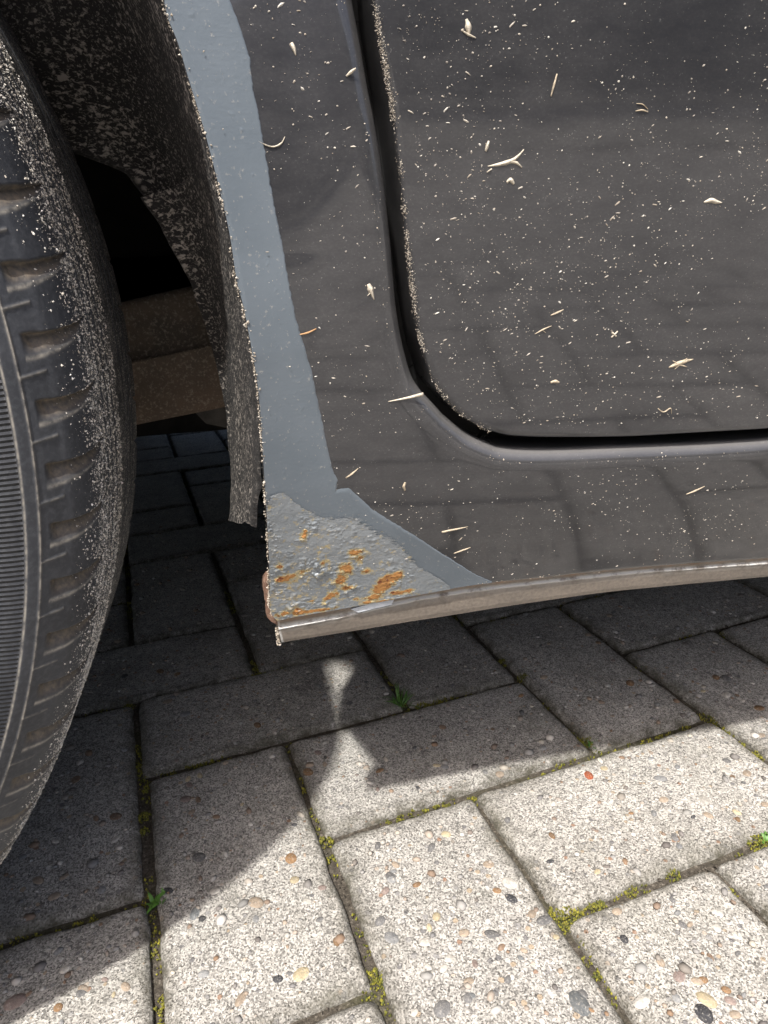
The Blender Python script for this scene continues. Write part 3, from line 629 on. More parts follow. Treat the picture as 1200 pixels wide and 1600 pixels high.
# flaky wrinkles run along the lower edge
me = fast_mesh('primer_patch', pm.reshape(-1, 3), grid_faces(420, 190))
rust = np.zeros(X.shape)
for (px, py, sx, sy, a) in [(553, 862, 9, 6, .85), (560, 872, 7, 7, .7), (540, 888, 9, 9, .85), (532, 905, 8, 9, .9), (540, 918, 9, 4, .75), (571, 890, 8, 5, .6), (608, 903, 13, 9, 1.0), (596, 918, 14, 9, .95), (622, 896, 7, 5, .8), (585, 932, 12, 5, .9), (623, 925, 11, 4, .85), (600, 938, 14, 3, .8), (472, 838, 7, 6, .55), (476, 830, 3, 9, .6),
                          (440, 905, 9, 4, .75), (452, 900, 10, 4, .55), (470, 892, 9, 4, .5), (505, 880, 3, 4, .6), (498, 862, 3, 3, .4), (490, 953, 26, 2.5, .95), (466, 955, 7, 6, .85), (440, 958, 10, 3, .75), (520, 928, 8, 5, .7), (512, 934, 8, 3, .6), (572, 940, 10, 3, .7), (436, 885, 6, 3, .5), (508, 853, 4, 3, .35), (485, 938, 6, 2, .55), (555, 935, 6, 4, .6), (512, 876, 4, 6, .4), (640, 921, 9, 3, .6)]:
    c = on_body(px, py); m_ = 0.30 / F_PX; rust += a * np.exp(-((X - c[0]) / (sx * m_ * 1.1)) ** 2 - ((Z - c[1]) / (sy * m_ * 1.1)) ** 2)
rust = rust * 1.12 + 0.16 * np.clip((0.235 - Z) / 0.03, 0, 1) * np.clip((0.055 - X) / 0.04, 0, 1); attr(me, 'rust', rust.ravel())
ed = np.ones((420, 190)); tt = np.linspace(0, 1, 190); ed[:] = np.clip((1 - tt) * 6.0, 0, 1.0)[None, :]; ed *= np.clip(np.linspace(0, 1, 420) * 14, 0, 1)[:, None]
attr(me, 'edge', ed.ravel()); attr(me, 'flake', (np.clip(lx, 0, 1) * np.clip((0.243 - Z) / 0.02, 0, 1)).ravel())
patch = obj('primer_patch', me, PATCH, quarter); patch['label'] = 'lighter brushed grey primer blistering with orange rust at the sill corner'

# sill flange below the panel
LIP = [(435, 982), (517, 967), (617, 944), (662, 935), (746, 922), (848, 910), (992, 895), (1198, 880)]
FB = [(440, 1004), (500, 994), (570, 983), (642, 971), (700, 962), (775, 950), (848, 939), (950, 925), (1070, 913), (1198, 901)]
NF = 420
def flange_line(pix, Y, jit, seed):
    P = np.array([at_Y(px, py, Y) for px, py in pix]); P = catmull(P, NF); s = np.arange(NF) * 1.0
    P[:, 2] += jit * (fbm(s * 0.11, s * 0 + 1.7, seed, 4) - 0.47); return P
rows = []
cz = catmull(np.array([on_body(*p) for p in CREASE]), NF); c3 = np.stack([cz[:, 0], B(cz[:, 0], cz[:, 1]), cz[:, 1]], 1)
rows.append(c3 + np.array([0, 0.004, 0.001])); rows.append(c3 + np.array([0, 0.0012, -0.0004]))
l3 = flange_line(LIP, 0.2672, 0.0007, 61); rows.append(c3 * 0.45 + l3 * 0.55 + np.array([0, 0.0010, 0.0])); rows.append(l3 + np.array([0, 0.0004, 0.0006])); rows.append(l3 + np.array([0, -0.0004, -0.0002])); rows.append(l3 + np.array([0, 0.0003, -0.0012]))
b3 = flange_line(FB, 0.2695, 0.00015, 71); rows.append(l3 * 0.6 + b3 * 0.4); rows.append(l3 * 0.2 + b3 * 0.8 + np.array([0, -0.0003, 0])); rows.append(b3); rows.append(b3 + np.array([0, 0.0016, 0.0])); rows.append(b3 + np.array([0, 0.003, 0.012])); rows.append(c3 + np.array([0, 0.012, 0.004]))
rows = np.stack(rows, 1)
ext = np.repeat(rows[-1:], 30, 0); ext[:, :, 0] = rows[-1:, :, 0] + np.linspace(0, 1, 31)[1:, None] * (XEND - rows[-1, 0, 0]); rows = np.concatenate([rows, ext], 0)
# close the rear end
cap = rows[0].mean(0)[None, :] * np.ones((rows.shape[1], 1)); cap[:, 0] = rows[0][:, 0] + 0.0006; rows = np.concatenate([cap[None], rows], 0)
me = fast_mesh('sill_flange', rows.reshape(-1, 3), grid_faces(*rows.shape[:2]), False)
lipw = np.zeros(rows.shape[:2]); lipw[:, 3] = 0.9; lipw[:, 4] = 1.0; lipw[:, 5] = 0.2; lipw[0:3, :] = 0.8; attr(me, 'lip', lipw.ravel())
seam = np.zeros(rows.shape[:2]); seam[:, 0:2] = 1; seam[:, 2] = 0.35; attr(me, 'seam', seam.ravel())
flange = obj('sill_flange', me, FLANGE, car); flange['label'] = 'dusty brown sill flange under the panel edge'
# touch-up paint smear on the flange
sm_px = [(548, 952), (575, 944), (617, 934), (612, 945), (585, 951), (560, 957)]
v = np.array([at_Y(x, y, 0.2655) for x, y in sm_px]); vv = np.vstack([v, v + np.array([0, 0.0012, 0])]); k = len(v)
sf = [np.array([[i, (i + 1) % k, (i + 1) % k + k, i + k] for i in range(k)])]; tri = np.array([[0, i + 1, i] for i in range(1, k - 1)])
obj('paint_smear', fast_mesh('paint_smear', vv, sf + [tri], False), mat_plain('pale_touch_up_paint', (0.50, 0.53, 0.56), 0.4, 0.2, 300, 0.4), flange)
# rusted lug poking out behind the corner
lug = [(436, 892), (424, 896), (416, 899), (411, 906), (410, 916), (412, 926), (413, 936), (418, 942), (415, 948), (415, 958), (418, 966), (424, 972), (434, 977), (446, 972)]
v = np.array([at_Y(x, y, 0.2685) for x, y in lug]); bk = v + np.array([0, 0.004, 0]); fr = v.copy(); cen = v.mean(0); fr = cen + (v - cen) * 0.90 + np.array([0, -0.0012, 0]); k = len(v)
vv = np.vstack([fr, v, bk]); q = [np.array([[i, (i + 1) % k, (i + 1) % k + k, i + k] for i in range(k)] + [[i + k, (i + 1) % k + k, (i + 1) % k + 2 * k, i + 2 * k] for i in range(k)])]
cidx = len(vv); vv = np.vstack([vv, cen + np.array([0, -0.0012, 0])]); q.append(np.array([[cidx, (i + 1) % k, i] for i in range(k)]))
lugo = obj('rusted_lug', fast_mesh('rusted_lug', vv, q, False), RUST, car); lugo['label'] = 'small rusty metal lug behind the sill corner'

# ------------------------------------------------------------------ wheel
YO, TW, SH = 0.203, 0.165, 0.039
pp = [(.185, YO + .020), (.20, YO + .010), (.215, YO + .004), (.235, YO + .0005), (.25, YO + .0008)]
pp += [(WR - SH + SH * math.sin(q), YO + SH * .95 - SH * .9 * math.cos(q)) for q in np.linspace(0, math.pi / 2, 40)]
pp += [(WR, y) for y in np.linspace(YO + SH * .95 + .003, YO + TW / 2, 20)]
pp = np.array(pp); ps = np.r_[0, np.cumsum(np.hypot(*np.diff(pp, axis=0).T))]
S = np.r_[np.linspace(0, .098, 40)[:-1], np.linspace(.098, .104, 14)[:-1], np.linspace(.104, .1455, 100)[:-1], np.linspace(.1455, ps[-1], 110)]
pr_, py_ = np.interp(S, ps, pp[:, 0]), np.interp(S, ps, pp[:, 1])
# smooth profile
for _ in range(6): pr_[1:-1] = (pr_[:-2] + 2 * pr_[1:-1] + pr_[2:]) / 4; py_[1:-1] = (py_[:-2] + 2 * py_[1:-1] + py_[2:]) / 4
ndr, ndy = np.gradient(pr_), np.gradient(py_); ln = np.hypot(ndr, ndy); nr, ny = ndy / ln, -ndr / ln          # outward normal (r, y)
A = np.radians(np.r_[np.arange(-46, 26, 0.085), np.arange(26, 314, 1.2)]); nA, nS = len(A), len(S)
AA, SS = np.meshgrid(np.degrees(A), S, indexing='ij')
off = np.zeros_like(AA); pocket = np.zeros_like(AA); ridge = np.zeros_like(AA)
u = (SS - .1092) / .034; inside = (u > 0) & (u < 1); uc = np.clip(u, 0, 1)
idx = np.round((AA + 2.1) / 3.75)
for dk in (-1, 0, 1):
    th0 = (idx + dk) * 3.75 - 2.1
    lo = th0 + 1.55 * uc ** 1.7 - 0.2; hg = 1.25 * (1 - uc) ** 0.75 + 0.03; v = (AA - lo) / hg
    shape = np.clip(v, 0, 1) * np.clip((1.06 - v) / 0.10, 0, 1) * inside * np.clip(u / 0.10, 0, 1)
    off -= 0.0034 * shape * (1 - 0.55 * uc); pocket = np.maximum(pocket, np.clip(shape * 2.5, 0, 1))
    ridge = np.maximum(ridge, np.exp(-((v + 0.10) / 0.10) ** 2) * inside * np.clip((0.75 - u) / 0.4, 0, 1) * 0.75)
    fin = np.exp(-((AA - th0 - 2.45 - (SS - .106) * 25) / 0.07) ** 2) * (SS > .1062) * (SS < .1145)
    off += 0.00045 * fin; ridge = np.maximum(ridge, fin * 0.4)
off += 0.00055 * np.exp(-((SS - .1062) / .00028) ** 2); ridge = np.maximum(ridge, np.exp(-((SS - .1062) / .00028) ** 2) * 0.9)
off -= 0.0008 * (1 / (1 + np.exp(-(SS - .1018) / .00025))) * (SS < .1075) * 0; off -= 0.0006 / (1 + np.exp((SS - .1020) / .00020))
ridge = np.maximum(ridge, np.exp(-((SS - .1021) / .00025) ** 2) * 0.7)
off += 0.0005 / (1 + np.exp(-(SS - .1155) / .0006))
for gs in (.1490, .1580, .1680): off -= 0.0024 * np.exp(-((SS - gs) / .0007) ** 4)
gmask = np.zeros_like(AA)
for gs in (.1490, .1580, .1680): gmask = np.maximum(gmask, np.exp(-((SS - gs) / .0012) ** 4))
RR = pr_[None] + nr[None] * off; YY = py_[None] + ny[None] * off
Vt = np.stack([RR * np.cos(A)[:, None], YY - (YO + TW / 2), RR * np.sin(A)[:, None]], -1)
dstart = .1235 + (AA + 10) * 0.00022 + 0.003 * (fbm(AA * 0.35, SS * 300, 5, 3) - 0.5)
dust = np.clip((SS - dstart + .003) / .012, 0, 1) * (1 - 0.9 * gmask) * (1 - 0.9 * np.clip(pocket, 0, 1)) + 0.10 * (SS > .117)
# mirror for the inner half
Vi = Vt.copy(); Vi[..., 1] *= -1
V = np.vstack([Vt.reshape(-1, 3), Vi.reshape(-1, 3)])
F1 = grid_faces(nA, nS, 0, False, True); F2 = grid_faces(nA, nS, nA * nS, True, True)
me = fast_mesh('tyre', V, [np.vstack([F1, F2])])
for nm, a_ in (('dust', dust * 0.72), ('pocket', pocket), ('ridge', ridge)): attr(me, nm, np.r_[a_.ravel(), a_.ravel() * (0 if nm == 'ridge' else 1)])
uvl = me.uv_layers.new(name='UVMap'); li = np.zeros(len(me.loops), np.int32); me.loops.foreach_get('vertex_index', li)
uv = np.stack([np.r_[AA.ravel(), AA.ravel()] / 360.0, np.r_[SS.ravel(), SS.ravel()]], 1)[li]; uvl.data.foreach_set('uv', uv.ravel().astype(np.float32))
tyre_me = me
def lathe(prof, n=96):
    P = np.array(prof, float); t = np.linspace(0, 2 * math.pi, n, endpoint=False)
    v = np.stack([P[None, :, 0] * np.cos(t)[:, None], np.repeat(P[None, :, 1], n, 0), P[None, :, 0] * np.sin(t)[:, None]], -1); return v.reshape(-1, 3), grid_faces(n, len(P), 0, False, True)
v, f = lathe([(.0, -.03), (.028, -.03), (.032, -.025), (.06, -.02), (.10, -.035), (.15, -.03), (.165, -.02), (.165, .01)]); disc_me = fast_mesh('wheel', v, f); disc_me.materials.append(STEEL)
v, f = lathe([(.188, -.066), (.193, -.070), (.190, -.062), (.176, -.05), (.166, -.02), (.166, .03), (.18, .06), (.19, .066)]); rim_me = fast_mesh('rim', v, f); rim_me.materials.append(STEEL)
tyre_me.materials.append(RUBBER)
def wheel(y):
    w = obj('wheel', disc_me, None, car, (WX, y, WZ)); obj('rim', rim_me, None, w, (WX, y, WZ)); t = obj('tyre', tyre_me, None, w, (WX, y, WZ)); return w, t
wh, ty = wheel(YO + TW / 2); ty['label'] = 'black tyre shoulder speckled with pale road dust'
w2, _ = wheel(1.62)

# wheel arch liner: cylinder that turns into the inner wall, with its lower front cut away
ang = np.radians(np.r_[np.arange(-14.1, 40, 0.35), np.arange(40, 205, 2.5)])
adeg = np.degrees(ang)
red = np.interp(adeg, [-21, -14, -5, 3.6, 7, 9.5, 12, 14, 16.5, 19, 24, 40, 205], [.347, .343, .3365, .3275, .322, .3185, .3135, .310, .293, .272, .20, .14, .14])
rows = []
for a_, re in zip(ang, red):
    r0 = .3492
    pts = [(r0 + .002, .2335), (r0 + .0015, .2375), (r0 - .001, .255), (r0 - .003, .285), (r0 - .006, .315)]
    w_end = .395 if re < .315 else .36
    depth_r = max(re, 0.02)
    pts += [(r0 - .006 + (depth_r - (r0 - .006)) * t ** 1.6, .315 + (w_end - .315) * (1 - (1 - t) ** 2)) for t in np.linspace(0.06, 1, 22)]
    pts += [(depth_r + .002, w_end + .003), (depth_r + .012, w_end + .006)]
    pts = catmull(pts, 60); ae = a_ * (1 - (0.28 * np.clip((.32 - pts[:, 1]) / .07, 0, 1) + 0.03 * (fbm(pts[:, 1] * 60, pts[:, 1] * 0, 9, 2) - 0.45) + 0.16 * np.clip((pts[:, 1] - .33) / .04, 0, 1) if a_ < 0 else 0)); rows.append(np.stack([WX + pts[:, 0] * np.cos(ae), pts[:, 1], WZ + pts[:, 0] * np.sin(ae)], 1))
rows = np.array(rows); nA2, nS2 = rows.shape[:2]
ymin = B(rows[:, 0, 0], rows[:, 0, 2]) + 0.002; rows[:, :, 1] = np.maximum(rows[:, :, 1], ymin[:, None])
rr = np.hypot(rows[..., 0] - WX, rows[..., 2] - WZ); jig = 0.0022 * (fbm(np.repeat(ang[:, None], nS2, 1) * 40, rows[..., 1] * 90, 50, 3) - 0.5)
rows[..., 0] += jig * np.cos(ang)[:, None]; rows[..., 2] += jig * np.sin(ang)[:, None]
me = fast_mesh('wheel_arch_liner', rows.reshape(-1, 3), grid_faces(nA2, nS2))
dd = np.ones((nA2, nS2)); dd *= np.clip((rows[..., 1] - 0.243) / 0.012, 0.25, 1); dd *= np.interp(adeg, [-21, -18, 20, 30], [0.4, 1, 0.9, 0.55])[:, None]; dd[:, -6:] *= 0.25; attr(me, 'dusty', dd.ravel())
liner = obj('wheel_arch_liner', me, LINER, car); liner['label'] = 'black wheel arch liner caked with dry pale mud'

# trailing arm seen through the gap, rising to the front
tl = [at_Y(*p, .50) for p in ((150, 480), (200, 470), (296, 448), (400, 425))]; bl = [at_Y(*p, .50) for p in ((150, 680), (205, 668), (340, 641), (440, 620))]
T, Bt = catmull(tl, 40), catmull(bl, 40); dx = (T[:, 0] - Bt[:, 0])
ring = []
for s_, y_ in ((0.02, .505), (0.0, .500), (0.0, .498), (0.06, .4985), (0.30, .499), (0.46, .4995), (0.475, .4975), (0.49, .4995), (0.75, .499), (0.93, .4985), (0.99, .502), (1.0, .51), (1.0, .56), (0.0, .56)):
    p = T * (1 - s_) + Bt * s_; p[:, 1] = y_; ring.append(p)
ring = np.stack(ring, 1); x0 = ring.copy(); ring = np.concatenate([ring, ring[:, :1]], 1)
me = fast_mesh('trailing_arm', ring.reshape(-1, 3), grid_faces(*ring.shape[:2])); lowa = np.repeat(np.array([0, 0, 0, 0, .1, .2, .3, .5, .8, 1, 1, 1, 1, 0, 0], float)[None], 40, 0); attr(me, 'low', lowa.ravel())
arm = obj('trailing_arm', me, ARM, car); arm['label'] = 'brown dusty suspension arm behind the tyre'
bp = [at_Y(x, y, .56) for x, y in ((290, 630), (400, 610), (400, 662), (352, 668), (322, 662))]; bp = np.array(bp); vv = np.vstack([bp, bp + np.array([0, 0.03, 0])])
obj('mounting_bracket', fast_mesh('mounting_bracket', vv, [np.array([[i, (i + 1) % 5, (i + 1) % 5 + 5, i + 5] for i in range(5)]), np.array([[0, 2, 1], [0, 3, 2], [0, 4, 3]])], False), STEEL2, car)

# underbody and the rest of the shell (mostly out of view)
parts = [box(0.03, XEND + 0.8, 0.30, 1.55, 0.235, 0.262), box(-0.98, 0.03, 0.66, 1.30, 0.30, 0.34), box(-0.98, 0.03, 0.66, 0.68, 0.30, 0.90), box(-0.98, XEND, 0.245, 1.72, 0.895, 0.90), box(-0.99, -0.97, 0.24, 1.72, 0.22, 0.90), box(0.03, 0.05, 0.285, 0.66, 0.235, 0.90), box(0.10, XEND, 0.2745, 0.300, 0.185, 0.24)]
parts.append(box(-0.5, 0.5, 0.98, 1.2, 0.118, 0.30)); V, F = join_mesh(parts); obj('underbody', fast_mesh('underbody', V, F, False), UNDER, car)
far_side = lift(loft(linear([(-0.97, .15), (-0.97, .90)], 20), linear([(XEND, .15), (XEND, .90)], 20), 8)); far_side[..., 1] = 1.96 - far_side[..., 1]
far_side[:, :, 2] = np.maximum(far_side[:, :, 2], 0.15); obj('far_side_panel', fast_mesh('far_side_panel', far_side.reshape(-1, 3), grid_faces(20, 8, 0, True)), PAINT, car)
fr_v, fr_f = box(XEND + 0.004, XEND + 0.85, 0.225, 1.73, 0.24, 0.86); obj('front_end', fast_mesh('front_end', fr_v, fr_f, False), PAINT, car)
cab = []
for (x, z) in ((-0.95, .902), (-0.78, 1.36), (0.95, 1.42), (1.65, .902)): cab += [(x, 0.25 + (z - .9) * 0.28, z), (x, 1.71 - (z - .9) * 0.28, z)]
obj('side_window', fast_mesh('side_window', np.array(cab), np.array([(0, 2, 4, 6)[::-1], (1, 3, 5, 7), (0, 1, 3, 2), (4, 5, 7, 6)]), False), GLASS, car)
rf = np.array(cab)[[2, 3, 4, 5]] + np.array([0, 0, 0.006]); obj('roof', fast_mesh('roof', rf, np.array([(0, 1, 3, 2)]), False), PAINT, car)

# ------------------------------------------------------------------ dust specks and grit on the car
def in_poly(P, poly):
    x, y = P[:, 0], P[:, 1]; r = np.zeros(len(P), bool); n = len(poly); j = n - 1
    for i in range(n):
        xi, yi = poly[i]; xj, yj = poly[j]; c = ((yi > y) != (yj > y)) & (x < (xj - xi) * (y - yi) / (yj - yi + 1e-15) + xi); r ^= c; j = i
    return r
def specks(P, N, sizes, asp, ang, lift_=0.00025):
    """flat irregular flakes at 3-D points P with normals N"""
    n = len(P); up = np.array([0, 0, 1.0]); t1 = np.cross(up[None], N); t1 /= np.linalg.norm(t1, axis=1, keepdims=True); t2 = np.cross(N, t1)
    ca, sa = np.cos(ang)[:, None], np.sin(ang)[:, None]; a = t1 * ca + t2 * sa; b = -t1 * sa + t2 * ca
    k = 5; V = np.zeros((n, k + 1, 3)); V[:, k] = P + N * (lift_ + sizes[:, None] * 0.22)
    for i in range(k):
        q = 2 * math.pi * i / k; rr = rng.uniform(0.6, 1.25, n)[:, None]
        V[:, i] = P + N * 0.00002 + a * (sizes * asp)[:, None] * math.cos(q) * rr + b * sizes[:, None] * math.sin(q) * rr
    F = np.array([[i, (i + 1) % k, k] for i in range(k)]); F = (F[None] + (np.arange(n) * (k + 1))[:, None, None]).reshape(-1, 3)
    return V.reshape(-1, 3), F
def scatter_body(n, region, dens, seed, smin=0.00008, smax=0.00036):
    r = np.random.default_rng(seed); x0, x1, z0, z1 = region
    P = np.stack([r.uniform(x0, x1, n), r.uniform(z0, z1, n)], 1); keep = dens(P, r); P = P[keep]; n = len(P)
    s = smin + (smax - smin) * r.power(0.25, n); asp = 1 + 3.2 * r.random(n) ** 5; ang = r.normal(0.10, 0.5, n)
    n3 = Bn(P[:, 0], P[:, 1]); p3 = lift(P); return specks(p3, n3, s, asp, ang)
door_poly = np.vstack([d_in + dn * 0.003, [(0.86, 0.885), (0, 0.885)]])
open_poly = np.vstack([in_curve[i0:], [(XEND, 0.9), (-0.12, 0.9)]])
prim_poly = np.vstack([pr_out, pr_in[::-1]])
def dens_door(P, r): return in_poly(P, door_poly) & (r.random(len(P)) < np.clip(0.35 + 1.6 * (fbm(P[:, 0] * 28, P[:, 1] * 28, 77, 3) - 0.40) + 0.9 * np.clip(0.16 - P[:, 0], 0, 0.1) * 4, 0.08, 1))
V, F = scatter_body(34000, (0.03, 0.42, 0.25, 0.55), dens_door, 1); V[:, 1] += 0.0016; tag(obj('dust_specks', fast_mesh('dust_specks', V, F, False), SPECK, door), kind='stuff')
qp_poly = np.vstack([arch_xz, crease_xz, [(0.42, 0.19)], [(0.42, 0.255)], in_curve[i0 + 40:][::-1]])
def dens_q(P, r):
    ok_ = ~in_poly(P, open_poly) & ~in_poly(P, prim_poly) & (np.hypot(P[:, 0] - WX, P[:, 1] - WZ) > 0.352) & (P[:, 1] > 0.188)
    return ok_ & (r.random(len(P)) < np.clip(0.35 + 2.0 * (fbm(P[:, 0] * 35, P[:, 1] * 35, 87, 3) - 0.42), 0.05, 1))
V, F = scatter_body(18000, (0.0, 0.42, 0.19, 0.5), dens_q, 2); V2, F2 = scatter_body(700, (-0.02, 0.1, 0.19, 0.42), lambda P, r: in_poly(P, prim_poly) & (r.random(len(P)) < 0.35), 3, 0.0001, 0.0003)
V2[:, 1] -= 0.0009; V, F = join_mesh([(V, F), (V2, F2)]); tag(obj('dust_specks', fast_mesh('dust_specks', V, F, False), SPECK, quarter), kind='stuff')
def grains(P, sizes):
    n = len(P); V = np.zeros((n, 6, 3)); dirs = np.array([(1, 0, 0), (0, 1, 0), (-1, 0, 0), (0, -1, 0), (0, 0, 1), (0, 0, -1)], float)
    for i in range(6): V[:, i] = P + dirs[i] * sizes[:, None] * rng.uniform(0.6, 1.3, (n, 1)) + rng.normal(0, 0.25, (n, 3)) * sizes[:, None]
    F = np.array([(0, 1, 4), (1, 2, 4), (2, 3, 4), (3, 0, 4), (1, 0, 5), (2, 1, 5), (3, 2, 5), (0, 3, 5)]); return V.reshape(-1, 3), (F[None] + (np.arange(n) * 6)[:, None, None]).reshape(-1, 3)
def edge_grit(curve, n, spread, smin, smax, push, depth, taper=0):
    i = (rng.random(n) ** (1 + taper) * len(curve)).astype(int); c = curve[i] + rng.normal(0, 0.0002, (n, 2)); nn = normal2(curve)[i]; c = c + nn * (push + np.abs(rng.normal(0, spread, n)))[:, None]
    keep = rng.random(n) < np.clip(3.2 * (fbm(curve[i, 1] * 190, curve[i, 0] * 190, 8, 4) - 0.30), 0.06, 1); c = c[keep]
    p = lift(c, 0.0005); p[:, 1] += rng.uniform(-0.0002, depth, len(c)); return grains(p, smin + (smax - smin) * rng.power(0.5, len(c)))
V, F = edge_grit(np.vstack([arc(math.radians(60), a_top, 200), arch_xz]), 7000, 0.0006, 0.00007, 0.00042, -0.0005, 0.003)
V2, F2 = edge_grit(crease_xz[:170], 260, 0.0005, 0.0001, 0.0003, 0.0, 0.001)
V3, F3 = edge_grit(in_curve[i0 + 49:i0 + 49 + 640], 500, 0.0012, 0.0001, 0.0003, 0.002, 0.003)
V, F = join_mesh([(V, F), (V2, F2), (V3, F3)]); tag(obj('edge_grit', fast_mesh('edge_grit', V, F, False), GRIT, quarter), kind='stuff')
V, F = edge_grit(door_raw[:305], 7000, 0.0007, 0.00006, 0.00024, -0.0003, 0.004, 0.6); tag(obj('edge_grit', fast_mesh('edge_grit', V, F, False), GRIT, door), kind='stuff')
# grit stuck to the flange end and tyre
i = rng.integers(0, 420, 900); p = rows_f = None
P = at_Y(437, 992, 0.2690)[None] + np.stack([rng.normal(-0.0006, 0.0004, 160), rng.uniform(-0.001, 0.003, 160), rng.uniform(-0.0045, 0.004, 160)], 1); V, F = grains(P, rng.uniform(0.00012, 0.0005, 160))
tag(obj('edge_grit', fast_mesh('edge_grit', V, F, False), GRIT, flange), kind='stuff')
NG = 95000; ai = rng.integers(0, 845, NG); si = np.searchsorted(S, rng.uniform(.112, S[-1] - .001, NG)); keep = rng.random(NG) < np.clip(dust[ai, si] * 0.9, 0, 1) * np.clip(0.25 + 2.2 * (fbm(AA[ai, si] * 1.6, SS[ai, si] * 500, 64, 3) - 0.3), 0.05, 1); ai, si = ai[keep], si[keep]
P = Vt[ai, si] + np.array([WX, YO + TW / 2, WZ]); V, F = grains(P, 0.00009 + 0.00042 * rng.power(0.16, len(P))); tag(obj('road_grit', fast_mesh('road_grit', V, F, False), ROAD, wh), kind='stuff')

# ------------------------------------------------------------------ plant debris stuck to the paint
def frame_at(px, py, off=0.0003):
    xz = on_body(px, py); n = Bn(np.array([xz[0]]), np.array([xz[1]]))[0]; p = lift(xz[None], off)[0]; p[1] += (0.0019 if in_poly(xz[None], door_poly)[0] else 0.0003) - (0.0006 if in_poly(xz[None], prim_poly)[0] else 0); z = Vector(n); x = Vector((0, 0, 1)).cross(z).normalized(); y = z.cross(x)
    return Matrix.Translation(Vector(p)) @ Matrix(((x.x, y.x, z.x, 0), (x.y, y.y, z.y, 0), (x.z, y.z, z.z, 0), (0, 0, 0, 1)))
def strip(path, widths, thick=0.0002):
    """bent flattened straw along a 2-D path in the panel's plane"""
    P = catmull(path, 14); w = np.interp(np.linspace(0, 1, 14), np.linspace(0, 1, len(widths)), widths); n = normal2(P); hgt = thick * (1 + 1.6 * np.sin(np.linspace(0, math.pi, 14)))
    V = []
    for i in range(14):
        a, b = P[i] + n[i] * w[i], P[i] - n[i] * w[i]; V += [(a[0], a[1], 0.0001), (P[i][0], P[i][1], hgt[i] + w[i] * 0.12), (b[0], b[1], 0.0001), (P[i][0], P[i][1], 0)]
    V = np.array(V); F = []
    for i in range(13):
        for j in range(4): F.append((i * 4 + j, i * 4 + (j + 1) % 4, (i + 1) * 4 + (j + 1) % 4, (i + 1) * 4 + j))
    F += [(3, 2, 1, 0), (52, 53, 54, 55)]
    return V, np.array(F)
mm = 0.000245 * 1.0
def debris(name, px, py, paths, mat, label):
    """paths: list of (pixel polyline relative to px,py; pixel half widths)"""
    Mx = frame_at(px, py); dist = (Mx.translation - Vector((0, 0, H_CAM))).length; k = dist / F_PX
    parts = [strip([(x * k, -y * k * 1.05) for x, y in pl], [w_ * k for w_ in ws]) for pl, ws in paths]
    V, F = join_mesh(parts); o = obj(name, fast_mesh(name, V, F), mat); o.matrix_world = Mx; return tag(o, label, 'plant debris')
debris('bud_scale', 800, 250, [([(-32, 6), (-15, 4), (2, 0), (12, -6), (19, -13)], (0.5, 2.2, 3, 2, 0.8)), ([(-4, 1), (8, 2), (18, 8)], (2, 2.2, 0.6)), ([(-33, 13), (-26, 9)], (0.8, 1.0))], PALE, 'pale forked dry bud scale stuck to the dusty door')
debris('bud_scale', 1118, 315, [([(-13, 0), (-3, -2), (6, 0), (14, 1)], (0.8, 3.2, 2.6, 0.5))], PALE, 'pale flat bud scale lying on the rippled reflection of the door')
debris('fluff_tuft', 1066, 568, [([(-16, 5), (-6, 2), (4, -1), (20, -4)], (1, 4, 3, 0.6)), ([(-6, 8), (2, 0), (10, -6)], (0.5, 2, 0.5)), ([(-12, -4), (0, 2), (12, 6)], (0.5, 1.6, 0.5))], STRAW, 'frayed beige plant tuft low on the door skin')
debris('bud_scale', 733, 41, [([(-2, -9), (1, -2), (2, 8)], (1.5, 5, 1)), ([(-8, 2), (0, 6), (12, 10)], (0.6, 1.6, 0.5))], PALE, 'ragged cream flake beside a dark reflection high on the door')
debris('straw', 869, 131, [([(3, -12), (0, 0), (-3, 12)], (1.0, 1.6, 0.8))], STRAW, 'short upright straw below the dark reflection on the door')
debris('straw', 1008, 166, [([(-9, 4), (0, 3), (9, 5)], (0.6, 1.1, 0.5)), ([(-9, -4), (0, -3), (8, 2)], (0.4, 0.7, 0.4))], STRAW, 'tiny looped fibre pair on the bare upper door')
debris('bud_scale', 580, 455, [([(-4, -10), (-1, -2), (2, 6), (4, 12)], (2.5, 5, 2.5, 0.6)), ([(-6, 6), (1, 0)], (0.4, 1.4))], PALE, 'cream triangular flake on the black pillar left of the door gap')
debris('bud_scale', 800, 284, [([(-5, 0), (0, -3), (6, 2)], (1.5, 3.2, 1.5))], PALE, 'small curled white scale just below the forked bud scale')
debris('bud_scale', 764, 227, [([(2, -6), (0, 0), (-2, 6)], (1.4, 2.6, 1.6))], PALE, 'small pale chip above left of the forked bud scale')
debris('straw', 480, 519, [([(-15, 3), (0, 1), (14, -4)], (0.8, 1.6, 0.8))], ORANGE, 'orange straw bridging the edge of the grey primer strip')
debris('bud_scale', 870, 598, [([(-7, 0), (0, -1), (7, 1)], (1.5, 3.0, 1.2))], STRAW, 'blunt tan chip near the lower edge of the door')
debris('bud_scale', 459, 76, [([(-3, -6), (0, 0), (2, 7)], (2.4, 3.0, 0.8))], PALE, 'white chip on the black panel beside the top of the primer')
debris('bud_scale', 548, 113, [([(-6, 4), (0, 0), (7, -4)], (1.2, 2.2, 1.0))], PALE, 'slim white chip next to the door gap')
debris('straw', 873, 488, [([(-9, 4), (0, 1), (10, -3)], (0.8, 1.6, 0.6))], STRAW, 'short slanted straw in the middle of the door')
